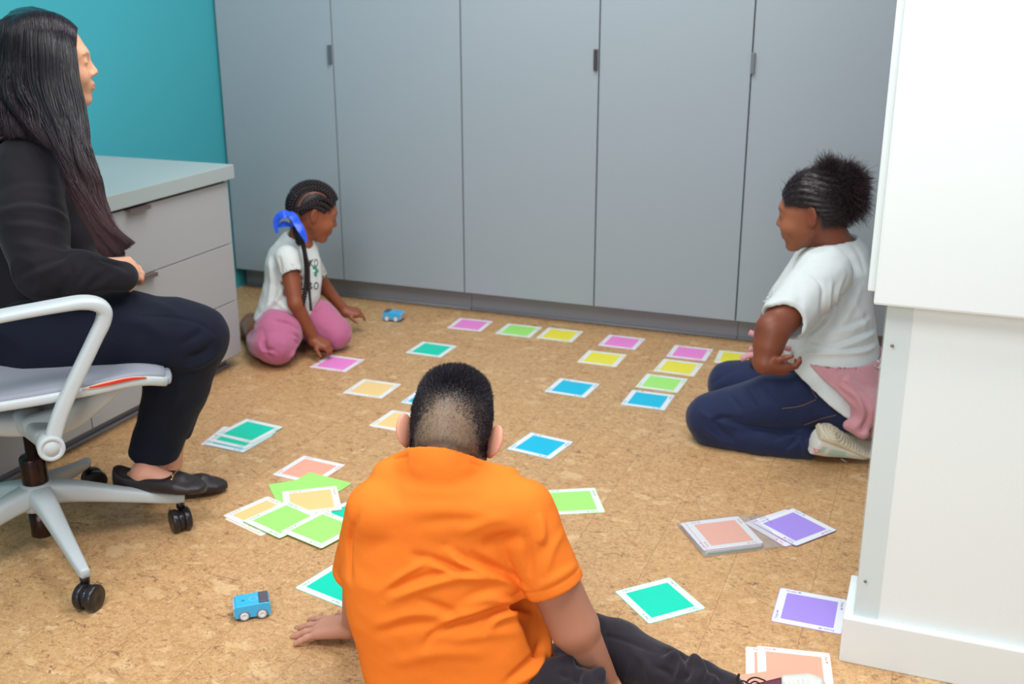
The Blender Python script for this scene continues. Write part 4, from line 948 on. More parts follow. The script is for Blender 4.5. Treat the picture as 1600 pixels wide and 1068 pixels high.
    strands('flyaway_hair', P, np.array([.0005, .00045, .0003, .0001]), hm, cap, np.broadcast_to(A_(lin('2a1c20')), (2600, 4, 3)))
    n = 15000; K = 9; u = RNG.normal(size=(n, 3)); u /= np.linalg.norm(u, axis=1)[:, None]
    u += .35*(pb-HD.o)/np.linalg.norm(pb-HD.o)+.15*ZU*0; u /= np.linalg.norm(u, axis=1)[:, None]
    c0 = pb-(pb-HD.o)/np.linalg.norm(pb-HD.o)*.022; ln = RNG.uniform(.060, .105, n)*(1+.12*np.sin(u[:, 0]*5+u[:, 2]*4)); t = np.linspace(0, 1, K)
    P = c0+u[:, None]*(.012+t[None, :, None]*ln[:, None, None])
    nz = np.cumsum(RNG.normal(0, .0030, (n, K, 3)), 1); nz[:, 0] = 0; P = P+nz; P[..., 2] -= (t**2*.012)[None]
    cc = np.where(RNG.random((n, 1, 1)) < .35, A_(lin('4a3336')), A_(lin('261a1e'))); strands('hair_puff', P, np.linspace(.00075, .00028, K), hm, cap, np.broadcast_to(cc, (n, K, 3)))
    F = Field(*bounds([pb], .12), .004); F.add(ell(c0+(pb-HD.o)/np.linalg.norm(pb-HD.o)*.018, (.062, .060, .064)), 0); V, Q = F.surf(1); V = V+normals(V, Q)*(wob(V, 120, 4)*.006)[:, None]; mesh('hair_core', V, Q, hm, cap, col=paint(V, '1d1417', []))
    V, Fc = lathe([(.026, -.007), (.031, -.003), (.031, .004), (.026, .008)], 24, pb-HD.o, HD.o+(pb-HD.o)*.66); mesh('hair_band', V, Fc, mat('black_elastic', '151214', .7), cap)
    # shirt
    F = Field(*bounds([U(1170, 345, 3.1), U(1400, 345, 3.5), U(1180, 660, 3.7), U(1400, 660, 3.2)], .06), .0045)
    st = [((1305, 655), 66, 64, .180), ((1300, 600), 73, 70, .177), ((1298, 550), 76, 74, .158), ((1296, 500), 72, 70, .150), ((1296, 450), 62, 66, .148), ((1300, 415), 54, 60, .145), ((1307, 388), 36, 48, .110), ((1309, 368), 27, 32, .072)]
    F.add(loft([(U(*p, 3.345), -X, (a/523, a/523*0+a/523), Y, (lw, lw)) if False else (U(*p, 3.345), X, (b/523, a/523), Y, (lw, lw)) for p, a, b, lw in st], 2.25), 0)
    F.add(cone(S1, S2, .062, .062), .03)
    C1, C2 = U(1224, 502, 3.115), U(1215, 490, 3.56)
    F.add(cone(S1+X*.0, C1, .078, .069), .018); F.add(cone(S2, C2, .07, .06), .018)
    F.cut(U(1300, 367, 3.34), ZU*.93-X*.30, 0)
    for c_, S_ in ((C1, S1), (C2, S2)):
        d_ = (c_-S_)/np.linalg.norm(c_-S_); lo, hi, f0 = cone(c_-d_*.06, c_+d_*.10, .11, .11)
        F.sub((lo, hi, (lambda P, c_=c_, d_=d_, f0=f0: np.maximum(f0(P), -((P-(c_+d_*.006))@d_)))), .002); F.sub(cone(c_-d_*.04, c_+d_*.04, .057, .061), .002)
    F.sub(cone(HD.W((-.035, 0, -.05)), U(1306, 385, 3.34), .060, .062), .003)
    p1, p2 = U(1228, 572, 3.25), U(1340, 648, 3.25); nn = np.cross(p2-p1, Y); nn *= -np.sign(nn[2]); F.cut(p1, nn, .004)
    V, Q = F.surf(2); N = normals(V, Q); V = V+N*(wob(V*[1, 1, 1.3], 24, 21, 3)*.0035)[:, None]
    V = folds(V, Q, [([(1240, 426), (1262, 424), (1278, 436), (1286, 455), (1286, 500)], .006, -.006), ([(1286, 455), (1284, 480), (1282, 504)], .008, -.006), ([(1320, 430), (1308, 460), (1300, 500), (1282, 512)], .010, .007, 1), ([(1300, 440), (1296, 470), (1292, 500)], .008, .006, 1), ([(1262, 530), (1285, 512), (1300, 492)], .009, .008, 1),
        ([(1262, 538), (1300, 545), (1345, 530), (1368, 518)], .009, .009, 1), ([(1255, 550), (1300, 552), (1350, 548), (1374, 535)], .008, .008, 1), ([(1300, 520), (1335, 512), (1360, 498)], .010, .006, 1), ([(1330, 470), (1345, 490), (1352, 515)], .012, .005), ([(1310, 520), (1330, 480), (1345, 450)], .012, .005, 1),
        ([(1330, 380), (1345, 400), (1352, 430)], .012, -.005), ([(1225, 470), (1245, 480), (1262, 500)], .012, .003), ([(1245, 440), (1250, 470), (1240, 500)], .012, -.003), ([(1195, 482), (1222, 495), (1250, 520)], .004, -.002)])
    V = relax(V, Q, 1, .5)
    white = mat('white_cotton', 'd0d6d5', .85, sheen=.2, spec=.2, bump=fab_b); mesh('shirt', V, Q, white, root)
    # jeans
    F = Field(*bounds([U(1050, 540, 3.3), U(1420, 540, 3.65), U(1050, 730, 3.65), U(1400, 740, 3.2)], .03), .0045)
    F.add(loft([(U(1326, 652, 3.345), X, (.10, .115), Y, (.13, .13)), (U(1316, 625, 3.345), X, (.13, .13), Y, (.155, .155)), (U(1308, 585, 3.345), X, (.122, .12), Y, (.150, .150))]), 0)
    chain(F, [hN, (hN+kN)/2+ZU*.012, kN], [.084, .090, .079], .012); chain(F, [U(1113, 672, 3.405), U(1190, 686, 3.34), aN], [.057, .053, .046], .014)
    chain(F, [hF, (hF+kF)/2+ZU*.01, kF], [.10, .09, .077], .02); chain(F, [kF-ZU*.03, aF], [.055, .045], .014)
    e_ = (aN-U(1190, 686, 3.34)); e_ /= np.linalg.norm(e_); F.sub(cone(aN+e_*.035, aN+e_*.10, .04, .04), .002)
    V, Q = F.surf(2); N = normals(V, Q); V = V+N*(wob(V, 34, 31, 3)*.0025)[:, None]
    V = folds(V, Q, [([(1150, 690), (1118, 662), (1128, 652), (1160, 656)], .007, -.008), ([(1125, 655), (1180, 668), (1240, 676), (1262, 680)], .008, -.010), ([(1140, 615), (1158, 640)], .006, -.004), ([(1162, 603), (1182, 638)], .006, -.005), ([(1185, 596), (1215, 634)], .006, -.005), ([(1100, 668), (1112, 680), (1150, 700)], .007, .005),
        ([(1090, 640), (1110, 655)], .008, .005), ([(1215, 640), (1260, 632), (1290, 622)], .003, -.0022), ([(1250, 668), (1285, 652), (1312, 646)], .003, -.0022), ([(1215, 690), (1238, 680), (1248, 676)], .008, .006, 1), ([(1230, 705), (1246, 692), (1250, 680)], .006, .008, 1), ([(1252, 684), (1256, 700), (1264, 718)], .006, .007, 1), ([(1110, 600), (1150, 575)], .008, -.003)])
    V = relax(V, Q, 1, .5); V[:, 2] = np.maximum(V[:, 2], .0012)
    mesh('jeans', V, Q, mat('dark_blue_denim', '1a2547', .75, sheen=.15, spec=.25, bump=[(900, .5, .0007), (30, .3, .004)], noise=(500, .25)), root)
    # orange stitching on the jeans
    def stitch(pp, nm='stitching'):
        H = hitpts(V, Q, [tuple(p) for p in cat_rom([(x, y, 0) for x, y in pp], 6)[:, :2]])
        if len(H) > 2: H = [h-FW*.0006 for h in H]; v, f = sweep(H, [.0014]*len(H), [.0012]*len(H), n=1, seg=6, e=2); mesh(nm, v, f, mat('ochre_thread', 'a9764a', .7), root)
    stitch([(1222, 638), (1250, 634), (1275, 624)]); stitch([(1256, 664), (1280, 655), (1306, 648)]); stitch([(1266, 605), (1276, 622)])
    # pink sweatshirt tied round the waist
    F = Field(*bounds([U(1150, 500, 3.1), U(1420, 500, 3.55), U(1150, 710, 3.55), U(1420, 720, 3.2)], .03), .004)
    F.add(loft([(U(1318, 690, 3.345), X, (.10, .13), Y, (.165, .165)), (U(1312, 640, 3.345), X, (.146, .150), Y, (.215, .212)), (U(1306, 590, 3.345), X, (.148, .150), Y, (.208, .210)), (U(1302, 545, 3.345), X, (.146, .15), Y, (.166, .166))]), 0)
    F.sub(loft([(U(1318, 720, 3.345), X, (.09, .12), Y, (.155, .15)), (U(1312, 640, 3.345), X, (.133, .137), Y, (.186, .184)), (U(1306, 590, 3.345), X, (.136, .140), Y, (.186, .186)), (U(1302, 530, 3.345), X, (.134, .14), Y, (.154, .154))]), .002)
    p1, p2 = U(1225, 553, 3.2), U(1380, 541, 3.2); nn = np.cross(p2-p1, Y); nn *= np.sign(nn[2]); F.cut(p1, nn, .006)
    p1, p2 = U(1230, 556, 3.2), U(1342, 626, 3.2); nn = np.cross(p2-p1, Y); nn *= -np.sign(nn[2]); F.cut(p1, nn, .008)
    F.add(cone(U(1322, 596, 3.165), U(1352, 640, 3.17), .022, .032), .02); F.add(cone(U(1352, 630, 3.20), U(1348, 656, 3.18), .045, .034), .02); F.add(cone(U(1326, 664, 3.17), U(1348, 676, 3.16), .016, .020), .018); F.add(cone(U(1368, 600, 3.27), U(1368, 660, 3.26), .05, .045), .02)
    V, Q = F.surf(2); N = normals(V, Q); V = V+N*(wob(V, 30, 41, 3)*.003)[:, None]
    V = folds(V, Q, [([(1290, 570), (1300, 600), (1320, 640)], .005, -.003), ([(1310, 600), (1340, 620), (1350, 650), (1335, 670)], .009, .009, 1), ([(1300, 570), (1340, 590), (1365, 600)], .009, .004), ([(1355, 640), (1350, 665), (1345, 680)], .008, -.007), ([(1255, 556), (1275, 562), (1290, 566)], .007, -.004)])
    pk = mesh('sweatshirt', V, Q, mat('dusty_pink_fleece', 'c48c93', .9, sheen=.3, spec=.15, bump=fab_b), root); pk['label'] = 'pink sweatshirt tied round the waist'
    for PP, w1 in (([(1235, 545, 3.26), (1215, 540, 3.26), (1196, 530, 3.27), (1171, 519, 3.28)], .02), ([(1230, 560, 3.26), (1200, 560, 3.27), (1176, 554, 3.28), (1158, 560, 3.29)], .028), ([(1200, 550, 3.28), (1178, 546, 3.29), (1172, 544, 3.29)], .02)):
        v, f = sweep([U(*p) for p in PP], [w1]*len(PP), [.016]*len(PP), n=6, seg=16, e=2.4); mesh('sleeve_end', v, f, MATS['dusty_pink_fleece'], pk)
    # white script mark on the back of the sweatshirt
    H = hitpts(V, Q, [tuple(p) for p in cat_rom([(1374, 548, 0), (1368, 556, 0), (1371, 563, 0), (1376, 568, 0), (1372, 575, 0), (1366, 571, 0)], 4)[:, :2]])
    if len(H) > 3: v, f = sweep([h-FW*.001 for h in H], [.006]*len(H), [.002]*len(H), n=1, seg=8); mesh('printed_mark', v, f, mat('white_print', 'd9d3d8', .7), pk)
    # sneaker, sole turned up
    a = U(1290, 690, 3.235); b = U(1368, 701, 3.265); dx = (b-a)/np.linalg.norm(b-a); sole = ZU*.80-HV*.35-dx*.10; sole -= (sole@dx)*dx; sole /= np.linalg.norm(sole); lat = np.cross(sole, dx)
    fr = np.stack([dx, lat, sole], 1)
    F = Field(*bounds([a-dx*.05, b+dx*.05, a+ZU*.07, a-ZU*.05], .05), .003)
    F.add(loft([(a-dx*.036, lat, (.030, .030), sole, (.042, .046)), (a+dx*.01, lat, (.034, .034), sole, (.040, .046)), (a+dx*.07, lat, (.037, .037), sole, (.018, .034)), (a+dx*.12, lat, (.040, .040), sole, (.004, .030)), (a+dx*.16, lat, (.026, .026), sole, (.0, .022))], 2.4), 0)
    F.add(ell(a-dx*.026+sole*.0, (.014, .028, .028), fr), .012)
    V, Q = F.surf(2); V[:, 2] = np.maximum(V[:, 2], .002); g = (V-a)@dx; l2 = (V-a)@lat; s2 = (V-a)@sole
    c = paint(V, 'e6e8e2', [('b9ddd0', ((g > .004)*(g < .055)*(s2 < .006)*(s2 > -.022))*1.), ('b9ddd0', ((g < -.008)*(g > -.024)*(s2 < .010)*(s2 > -.016))*1.), ('ef7fae', (np.hypot(g+.030, s2+.012) < .0085)*(np.hypot(g+.030, s2+.012) > .005)*1.), ('cfe9e4', ((g > .055)*(s2 > -.018)*(s2 < 0))*.5)])
    sh = mesh('sneaker', V, Q, mat('sneaker_upper', None, .6, attr=True), root, col=c)
    F = Field(*bounds([a-dx*.05, b+dx*.05, a+ZU*.07, a-ZU*.05], .05), .003)
    F.add(loft([(a-dx*.040+sole*.036, lat, (.028, .028), sole, (.016, .012)), (a+dx*.0+sole*.034, lat, (.037, .037), sole, (.018, .014)), (a+dx*.06+sole*.014, lat, (.036, .036), sole, (.014, .012)), (a+dx*.12, lat, (.044, .044), sole, (.010, .012)), (a+dx*.168-sole*.002, lat, (.030, .030), sole, (.008, .010))], 2.6), 0)
    V, Q = F.surf(2); N = normals(V, Q); g = (V-a)@dx; l2 = (V-a)@lat; top = sstep(N@sole, .5, .8); V = V+N*(top*.0016*np.sign(np.sin(np.hypot((g-.0)*1.0, l2)*620)))[:, None]
    mesh('rubber_sole', V, Q, mat('cream_rubber', 'd8d0b8', .6), sh)
    a2 = U(1310, 668, 3.50); F = Field(*bounds([a2, a2+dx*.15], .07), .004); F.add(cone(a2, a2+dx*.13, .036, .028), 0); V, Q = F.surf(1); V[:, 2] = np.maximum(V[:, 2], .002); mesh('sneaker', V, Q, MATS['sneaker_upper'], root, col=paint(V, 'e6e8e2', []))
    v, f = sweep([U(1314, 716, 3.285), U(1322, 721, 3.275), U(1328, 724, 3.27)], [.004]*3, [.003]*3, n=4, seg=8); v[:, 2] = np.maximum(v[:, 2], .001); mesh('shoelace', v, f, mat('white_lace', 'e9e6e6', .7), sh)
girl_jeans()

# ================================================================== the small girl with the blue bow
def girl_bow():
    base = U(450, 560, 4.18); root = tag(empty('person', (base[0], base[1], 0)), 'small child with braids and a blue bow, in pink trousers, reaching to the floor', 'person')
    X, Y = A_([1., 0, 0]), A_([0, 1., 0]); fw = RH*.93+X*.07
    HD = Head(U(490, 331, 4.20), frame(RH*.88-ZU*.38+HV*.34, ZU), .94)
    S1, E1, W1 = U(449, 402, 4.09), U(462, 474, 4.085), U(491, 531, 4.165)
    S2, E2, W2 = U(480, 402, 4.32), U(510, 452, 4.42), U(540, 486, 4.455)
    h1, k1, a1 = U(438, 505, 4.16), U(433, 540, 4.065), U(404, 522, 4.32)
    h2, k2, a2 = U(468, 495, 4.28), U(523, 520, 4.245), U(470, 520, 4.42)
    F = Field(*bounds([U(370, 280, 4.1), U(565, 280, 4.45), U(370, 570, 4.4), U(565, 565, 4.05), U(565, 500, 4.6)], .04), .0042)
    HD.build(F, cheek=.006)
    F.add(cone(HD.W((-.035, 0, -.05)), U(468, 388, 4.2), .040, .044), .02)
    F.add(loft([(U(x, y, 4.2), X, (a, a), Y, (b, b)) for x, y, a, b in ((448, 505, .075, .10), (452, 450, .08, .095), (456, 410, .07, .095), (464, 385, .05, .07))]), .03)
    chain(F, [S1, E1, W1], [.037, .0285, .021], .01); chain(F, [S2, E2, W2], [.034, .026, .020], .01)
    hand(F, W1, RH*.85-ZU*.30-HV*.25, ZU*.9+RH*.2-HV*.2, .66, -1, curls=[(.5, 1.1, .9)]*4, spread=.05, k=.003); hand(F, W2, RH*.9-ZU*.12, ZU+HV*-.3, .60, -1, curls=[(.25, .4, .4), (.4, .6, .5), (.5, .6, .5), (.5, .6, .5)], k=.003)
    chain(F, [h1, k1, a1], [.05, .038, .026], .01); chain(F, [h2, k2, a2], [.05, .038, .026], .01)
    V, Q = F.surf(1); V[:, 2] = np.maximum(V[:, 2], .0012); L = HD.L(V); near = np.linalg.norm(L, axis=1) < .17
    hl = near*sstep(L[:, 2]-.0, .014, .024)*(1-sstep(L[:, 0]-.3*(L[:, 2]-.05), .058, .066)); hl = np.maximum(hl, near*(1-sstep(L[:, 0], -.036, -.028))*sstep(L[:, 2], -.05, -.03)); ear = (np.abs(L[:, 1]) > .0755)*near*(np.abs(L[:, 2]) < .034)
    c = paint(V, '8c4f36', face_jobs(L, '8f463c', '1d1212')+[('6b3f31', .85*hl*(1-ear)), ('ab6848', .4*near*sstep(L[:, 0], 0, .06)*(1-hl))])
    mesh('body', V, Q, mat('brown_skin', None, .46, attr=True, sss=.1, spec=.38), root, col=c)
    # cornrows: raised plaited ridges from the hairline to the nape
    hm = hmat('black_braid_hair', .45, .35)
    def scalp(az, el):      # el: 0 front hairline ... 1 nape ; az sideways
        pass
    rows = []
    Vb, Qb = ell_mesh = None, None
    braids = []
    for y0 in (-.050, -.030, -.010, .010, .030, .050):
        P = []
        for k in range(15):
            a = math.radians(-58+k*(175/14)); # angle from up, in the x-z plane: front to nape
            sx, sz = -math.sin(a), math.cos(a); w_ = y0*(1-.30*(k/14)**2)
            q = math.sqrt(max(.05, 1-(w_/.078)**2)); P.append(HD.W((-.014+sx*.0975*q, w_*1.02, .030+sz*.0895*q-(.012*(k/14)**2))))
        if abs(y0) > .06: P = P[2:13]
        braids.append(P)
    for sd in (-1, 1):
        for z0, x0 in ((.054, .052), (.038, .040), (.024, .026)):
            P = []
            for k in range(11):
                t = k/10; x = x0+(-.088-x0)*t; z = z0+.022*math.sin(math.pi*min(1, t*1.15))*(z0/.05)-(z0+.012)*t**2.2; q = math.sqrt(max(.03, 1-((x+.014)/.0975)**2-((z-.030)/.0895)**2)); P.append(HD.W((x, sd*.0785*q+sd*.001, z)))
            braids.append(P)
    def braid(P, r, nm, parent, m=hm, n=7):
        R = cat_rom(P, n); s = np.concatenate([[0], np.cumsum(np.linalg.norm(np.diff(R, axis=0), axis=1))]); T = np.gradient(R, axis=0); T /= np.linalg.norm(T, axis=1)[:, None]; up = np.cross(T, A_([.3, .5, .8])); up /= np.linalg.norm(up, axis=1)[:, None]; sd = np.cross(T, up); parts = []
        m_ = int(s[-1]/.0016)+2; si = np.linspace(0, s[-1], m_); Ri = np.stack([np.interp(si, s, R[:, i]) for i in range(3)], 1); ui = np.stack([np.interp(si, s, up[:, i]) for i in range(3)], 1); di = np.stack([np.interp(si, s, sd[:, i]) for i in range(3)], 1)
        for ph in range(3):
            w_ = 2*math.pi*si/(.024*r/.006)+ph*2*math.pi/3; Pq = Ri+(di*(np.sin(w_)*r*.62)[:, None]+ui*(np.sin(2*w_)*r*.36)[:, None]); v, f = sweep(Pq, [r*1.05]*m_, [r*1.05]*m_, n=1, seg=7, e=2); parts.append((v, f))
        v, f = join(*parts); mesh(nm, v, f, m, parent, col=paint(v, '1b1216', []))
    hr = None
    F = Field(*bounds([HD.o], .15), .003); F.add(HD.e((-.015, 0, .030), (.0965, .0765, .0880)), 0); F.add(HD.e((-.055, 0, -.010), (.050, .058, .051)), .03)
    def keep(P):
        l = ((P-HD.o)@HD.R)/HD.s; x, y, z = l[..., 0], l[..., 1], l[..., 2]
        line = np.where(x > -.02, .026+.55*np.maximum(0, x-.036)-.12*np.maximum(0, x), .026-1.4*(-.02-x)); line = np.maximum(line, -.05)
        gap = np.min([np.abs(y-g) for g in (-.057, -.039, -.020, 0., .020, .039, .057)], axis=0)
        return np.maximum(line-z, .0026-gap)*.7
    F.F = np.maximum(F.F, keep(F._pts((slice(None),)*3))).astype(np.float32)
    V, Q = F.surf(0); hr = mesh('hair', V, Q, hm, root, col=paint(V, '21171a', []))
    for P in braids: braid(P, .0092, 'braid', hr)
    nape = HD.W((-.085, .02, -.012)); nn_ = HD.W((-.085, -.03, -.012))
    braid([HD.W((-.088, -.02, .0)), U(464, 352, 4.12), U(471, 372, 4.09), U(477, 400, 4.085), U(479, 430, 4.085), U(477, 455, 4.08), U(472, 478, 4.08)], .0082, 'long_braid', hr)
    braid([HD.W((-.088, -.03, .0)), U(461, 352, 4.13), U(469, 375, 4.08), U(481, 410, 4.07), U(483, 450, 4.07), U(486, 485, 4.075)], .0050, 'long_braid', hr)
    braid([HD.W((-.09, .0, .0)), U(462, 356, 4.16), U(468, 380, 4.12)], .012, 'braid', hr)
    # blue satin bow
    bl = mat('royal_blue_satin', '0f54e0', .35, sheen=.3); bo = None
    defs = ([(462, 352, 4.09), (455, 338, 4.07), (445, 334, 4.05), (435, 339, 4.05), (431, 350, 4.06), (433, 364, 4.07)], [.018, .030, .036, .030, .022, .008]), ([(458, 352, 4.10), (445, 350, 4.08), (436, 352, 4.08), (430, 346, 4.09)], [.012, .026, .022, .006]), \
        ([(456, 338, 4.07), (463, 346, 4.05), (470, 358, 4.04), (475, 368, 4.045), (479, 379, 4.05)], [.022, .032, .030, .022, .006]), ([(447, 334, 4.06), (456, 336, 4.05), (464, 347, 4.05), (467, 360, 4.06)], [.026, .034, .030, .014])
    for P, w_ in defs:
        v, f = sweep([U(*p) for p in P], w_, [.0035]*len(P), up=-FW*.6+ZU*.5+RH*.3, n=8, seg=20, e=2.5); v = v+(normals_any(v, f))*(wob(v, 90, 3)*.0016)[:, None]
        if bo is None: bo = mesh('hair_bow', v, f, bl, root); bo['label'] = 'bright blue satin bow'
        else: mesh('ribbon_loop', v, f, bl, bo)
    # shirt
    F = Field(*bounds([U(385, 350, 4.0), U(520, 350, 4.35), U(385, 520, 4.4), U(520, 520, 4.0)], .05), .0045)
    st = [((440, 512), 42, 44, .112), ((444, 492), 45, 44, .118), ((452, 465), 46, 42, .112), ((457, 435), 43, 40, .108), ((457, 408), 40, 38, .112), ((460, 388), 30, 36, .10), ((465, 372), 20, 28, .068), ((467, 362), 17, 22, .05)]
    F.add(loft([(U(*p, 4.205), X, (a/411*1.02, b/411*1.02), Y, (lw, lw)) for p, a, b, lw in st], 2.2), 0)
    C1, C2 = U(456, 427, 4.075), U(498, 432, 4.37)
    F.add(cone(S1, C1, .046, .040), .014); F.add(cone(S2, C2, .044, .038), .014)
    F.cut(U(465, 366, 4.2), ZU*.93+X*.25, 0)
    for c_, S_ in ((C1, S1), (C2, S2)):
        d_ = (c_-S_)/np.linalg.norm(c_-S_); lo, hi, f0 = cone(c_-d_*.04, c_+d_*.08, .07, .07)
        F.sub((lo, hi, (lambda P, c_=c_, d_=d_, f0=f0: np.maximum(f0(P), -((P-(c_+d_*.004))@d_)))), .002); F.sub(cone(c_-d_*.03, c_+d_*.03, .0345, .036), .002)
    F.sub(cone(HD.W((-.035, 0, -.05)), U(468, 380, 4.2), .045, .047), .003)
    p1, p2 = U(400, 494, 4.2), U(480, 500, 4.2); nn = np.cross(p2-p1, Y); nn *= -np.sign(nn[2]); F.cut(p1, nn, .004)
    V, Q = F.surf(2); N = normals(V, Q); V = V+N*(wob(V, 30, 51, 3)*.003)[:, None]
    V = folds(V, Q, [([(420, 400), (425, 440), (418, 480)], .012, .007, 1), ([(436, 400), (440, 425)], .007, -.006), ([(445, 440), (435, 465), (412, 485)], .010, .008, 1), ([(430, 470), (450, 482), (470, 478)], .010, .006, 1), ([(410, 490), (430, 488), (455, 494)], .006, -.004)])
    sh = mesh('shirt', V, Q, MATS['white_cotton'], root)
    # printed motif on the chest: dark letters with a green flower
    ink = mat('black_print', '1f1a1c', .7); 
    def glyph(px, wd, m, nm='printed_letter'):
        H = hitpts(V, Q, px)
        if len(H) >= 2: v, f = sweep([h-FW*.0012 for h in H], [wd]*len(H), [.002]*len(H), up=FW, n=2, seg=8); mesh(nm, v, f, m, sh)
    glyph([(484, 406), (484, 416)], .006, ink); glyph([(489, 405), (485, 411), (489, 416)], .005, ink); glyph([(491, 410), (493, 405), (496, 407), (496, 413), (493, 416), (491, 412)], .004, ink)
    glyph([(483, 441), (483, 452)], .006, ink); glyph([(483, 441), (487, 443), (484, 446), (488, 449), (483, 452)], .0045, ink); glyph([(491, 444), (494, 441), (497, 444), (496, 450), (492, 451), (491, 446)], .0045, ink)
    glyph([(472, 441), (471, 450), (475, 452)], .005, ink); glyph([(471, 430), (473, 436)], .008, mat('coral_print', 'e0766a', .7))
    H = hitpts(V, Q, [(491, 423)])
    for h_ in H:
        for k in range(5):
            a = 2*math.pi*k/5; c_ = h_-FW*.003+(RT*math.cos(a)*.7+UP*math.sin(a))*.0125; v, f = lathe([(.0085, 0), (.008, .001), (.001, .0013)], 12, -FW, c_); mesh('printed_petal', v, f, mat('green_print', '2f7d6a', .7), sh)
        v, f = lathe([(.0045, .0012), (.004, .002), (.001, .0022)], 12, -FW, h_-FW*.003); mesh('printed_flower_centre', v, f, mat('white_print2', 'e8ecec', .7), sh)
    # trousers
    F = Field(*bounds([U(375, 460, 4.0), U(570, 460, 4.4), U(375, 575, 4.5), U(570, 560, 4.0)], .04), .0045)
    F.add(loft([(U(442, 520, 4.21), X, (.10, .10), Y, (.13, .13)), (U(444, 492, 4.21), X, (.10, .10), Y, (.118, .118))]), 0)
    chain(F, [U(436, 512, 4.16), (h1+k1)/2+ZU*.008, k1], [.085, .082, .070], .018); chain(F, [k1-RH*.03, U(408, 538, 4.17), U(402, 530, 4.26)], [.056, .050, .042], .014)
    chain(F, [h2, (h2+k2)/2+ZU*.02, k2], [.082, .079, .066], .018); chain(F, [k2, a2], [.055, .045], .014)
    V, Q = F.surf(2); N = normals(V, Q); V = V+N*(wob(V, 36, 61, 3)*.003)[:, None]
    V = folds(V, Q, [([(412, 520), (414, 545), (425, 560)], .010, -.009), ([(425, 500), (450, 505), (468, 515)], .008, -.006), ([(455, 525), (464, 532), (462, 545)], .008, .006, 1), ([(450, 560), (460, 548)], .007, .006), ([(500, 532), (515, 540), (530, 548)], .009, -.007), ([(543, 505), (548, 515), (546, 524)], .006, -.006), ([(480, 500), (490, 485), (505, 470)], .010, .004), ([(405, 535), (412, 548), (428, 552)], .008, .007, 1), ([(440, 520), (445, 540), (440, 558)], .012, .004)], 1.7)
    V[:, 2] = np.maximum(V[:, 2], .0012); mesh('trousers', V, Q, mat('dusty_rose_cotton', 'b8688c', .85, sheen=.3, spec=.15, bump=fab_b), root)
    # brown ankle boot
    bm_ = mat('brown_suede', '7d4d2a', .8, sheen=.3, bump=[(60, .3, .002)])
    for t0, t1, t2 in ((U(402, 520, 4.30), U(392, 506, 4.40), U(388, 532, 4.42)), (U(478, 520, 4.43), U(470, 512, 4.50), U(462, 515, 4.52))):
        F = Field(*bounds([t0, t1, t2], .07), .004); F.add(cone(t0, t1, .045, .040), 0); F.add(cone(t1, t2, .040, .033), .02); V, Q = F.surf(2); V = V+normals(V, Q)*(wob(V, 60, 71)*.003)[:, None]; V[:, 2] = np.maximum(V[:, 2], .0015); mesh('boot', V, Q, bm_, root)
def normals_any(v, f):
    N = np.zeros_like(v)
    for q in f:
        p = v[q]; n = np.cross(p[2]-p[0], p[-1]-p[1]) if len(q) > 3 else np.cross(p[1]-p[0], p[2]-p[0]); N[q] += n
    return N/np.maximum(np.linalg.norm(N, axis=1), 1e-12)[:, None]
girl_bow()

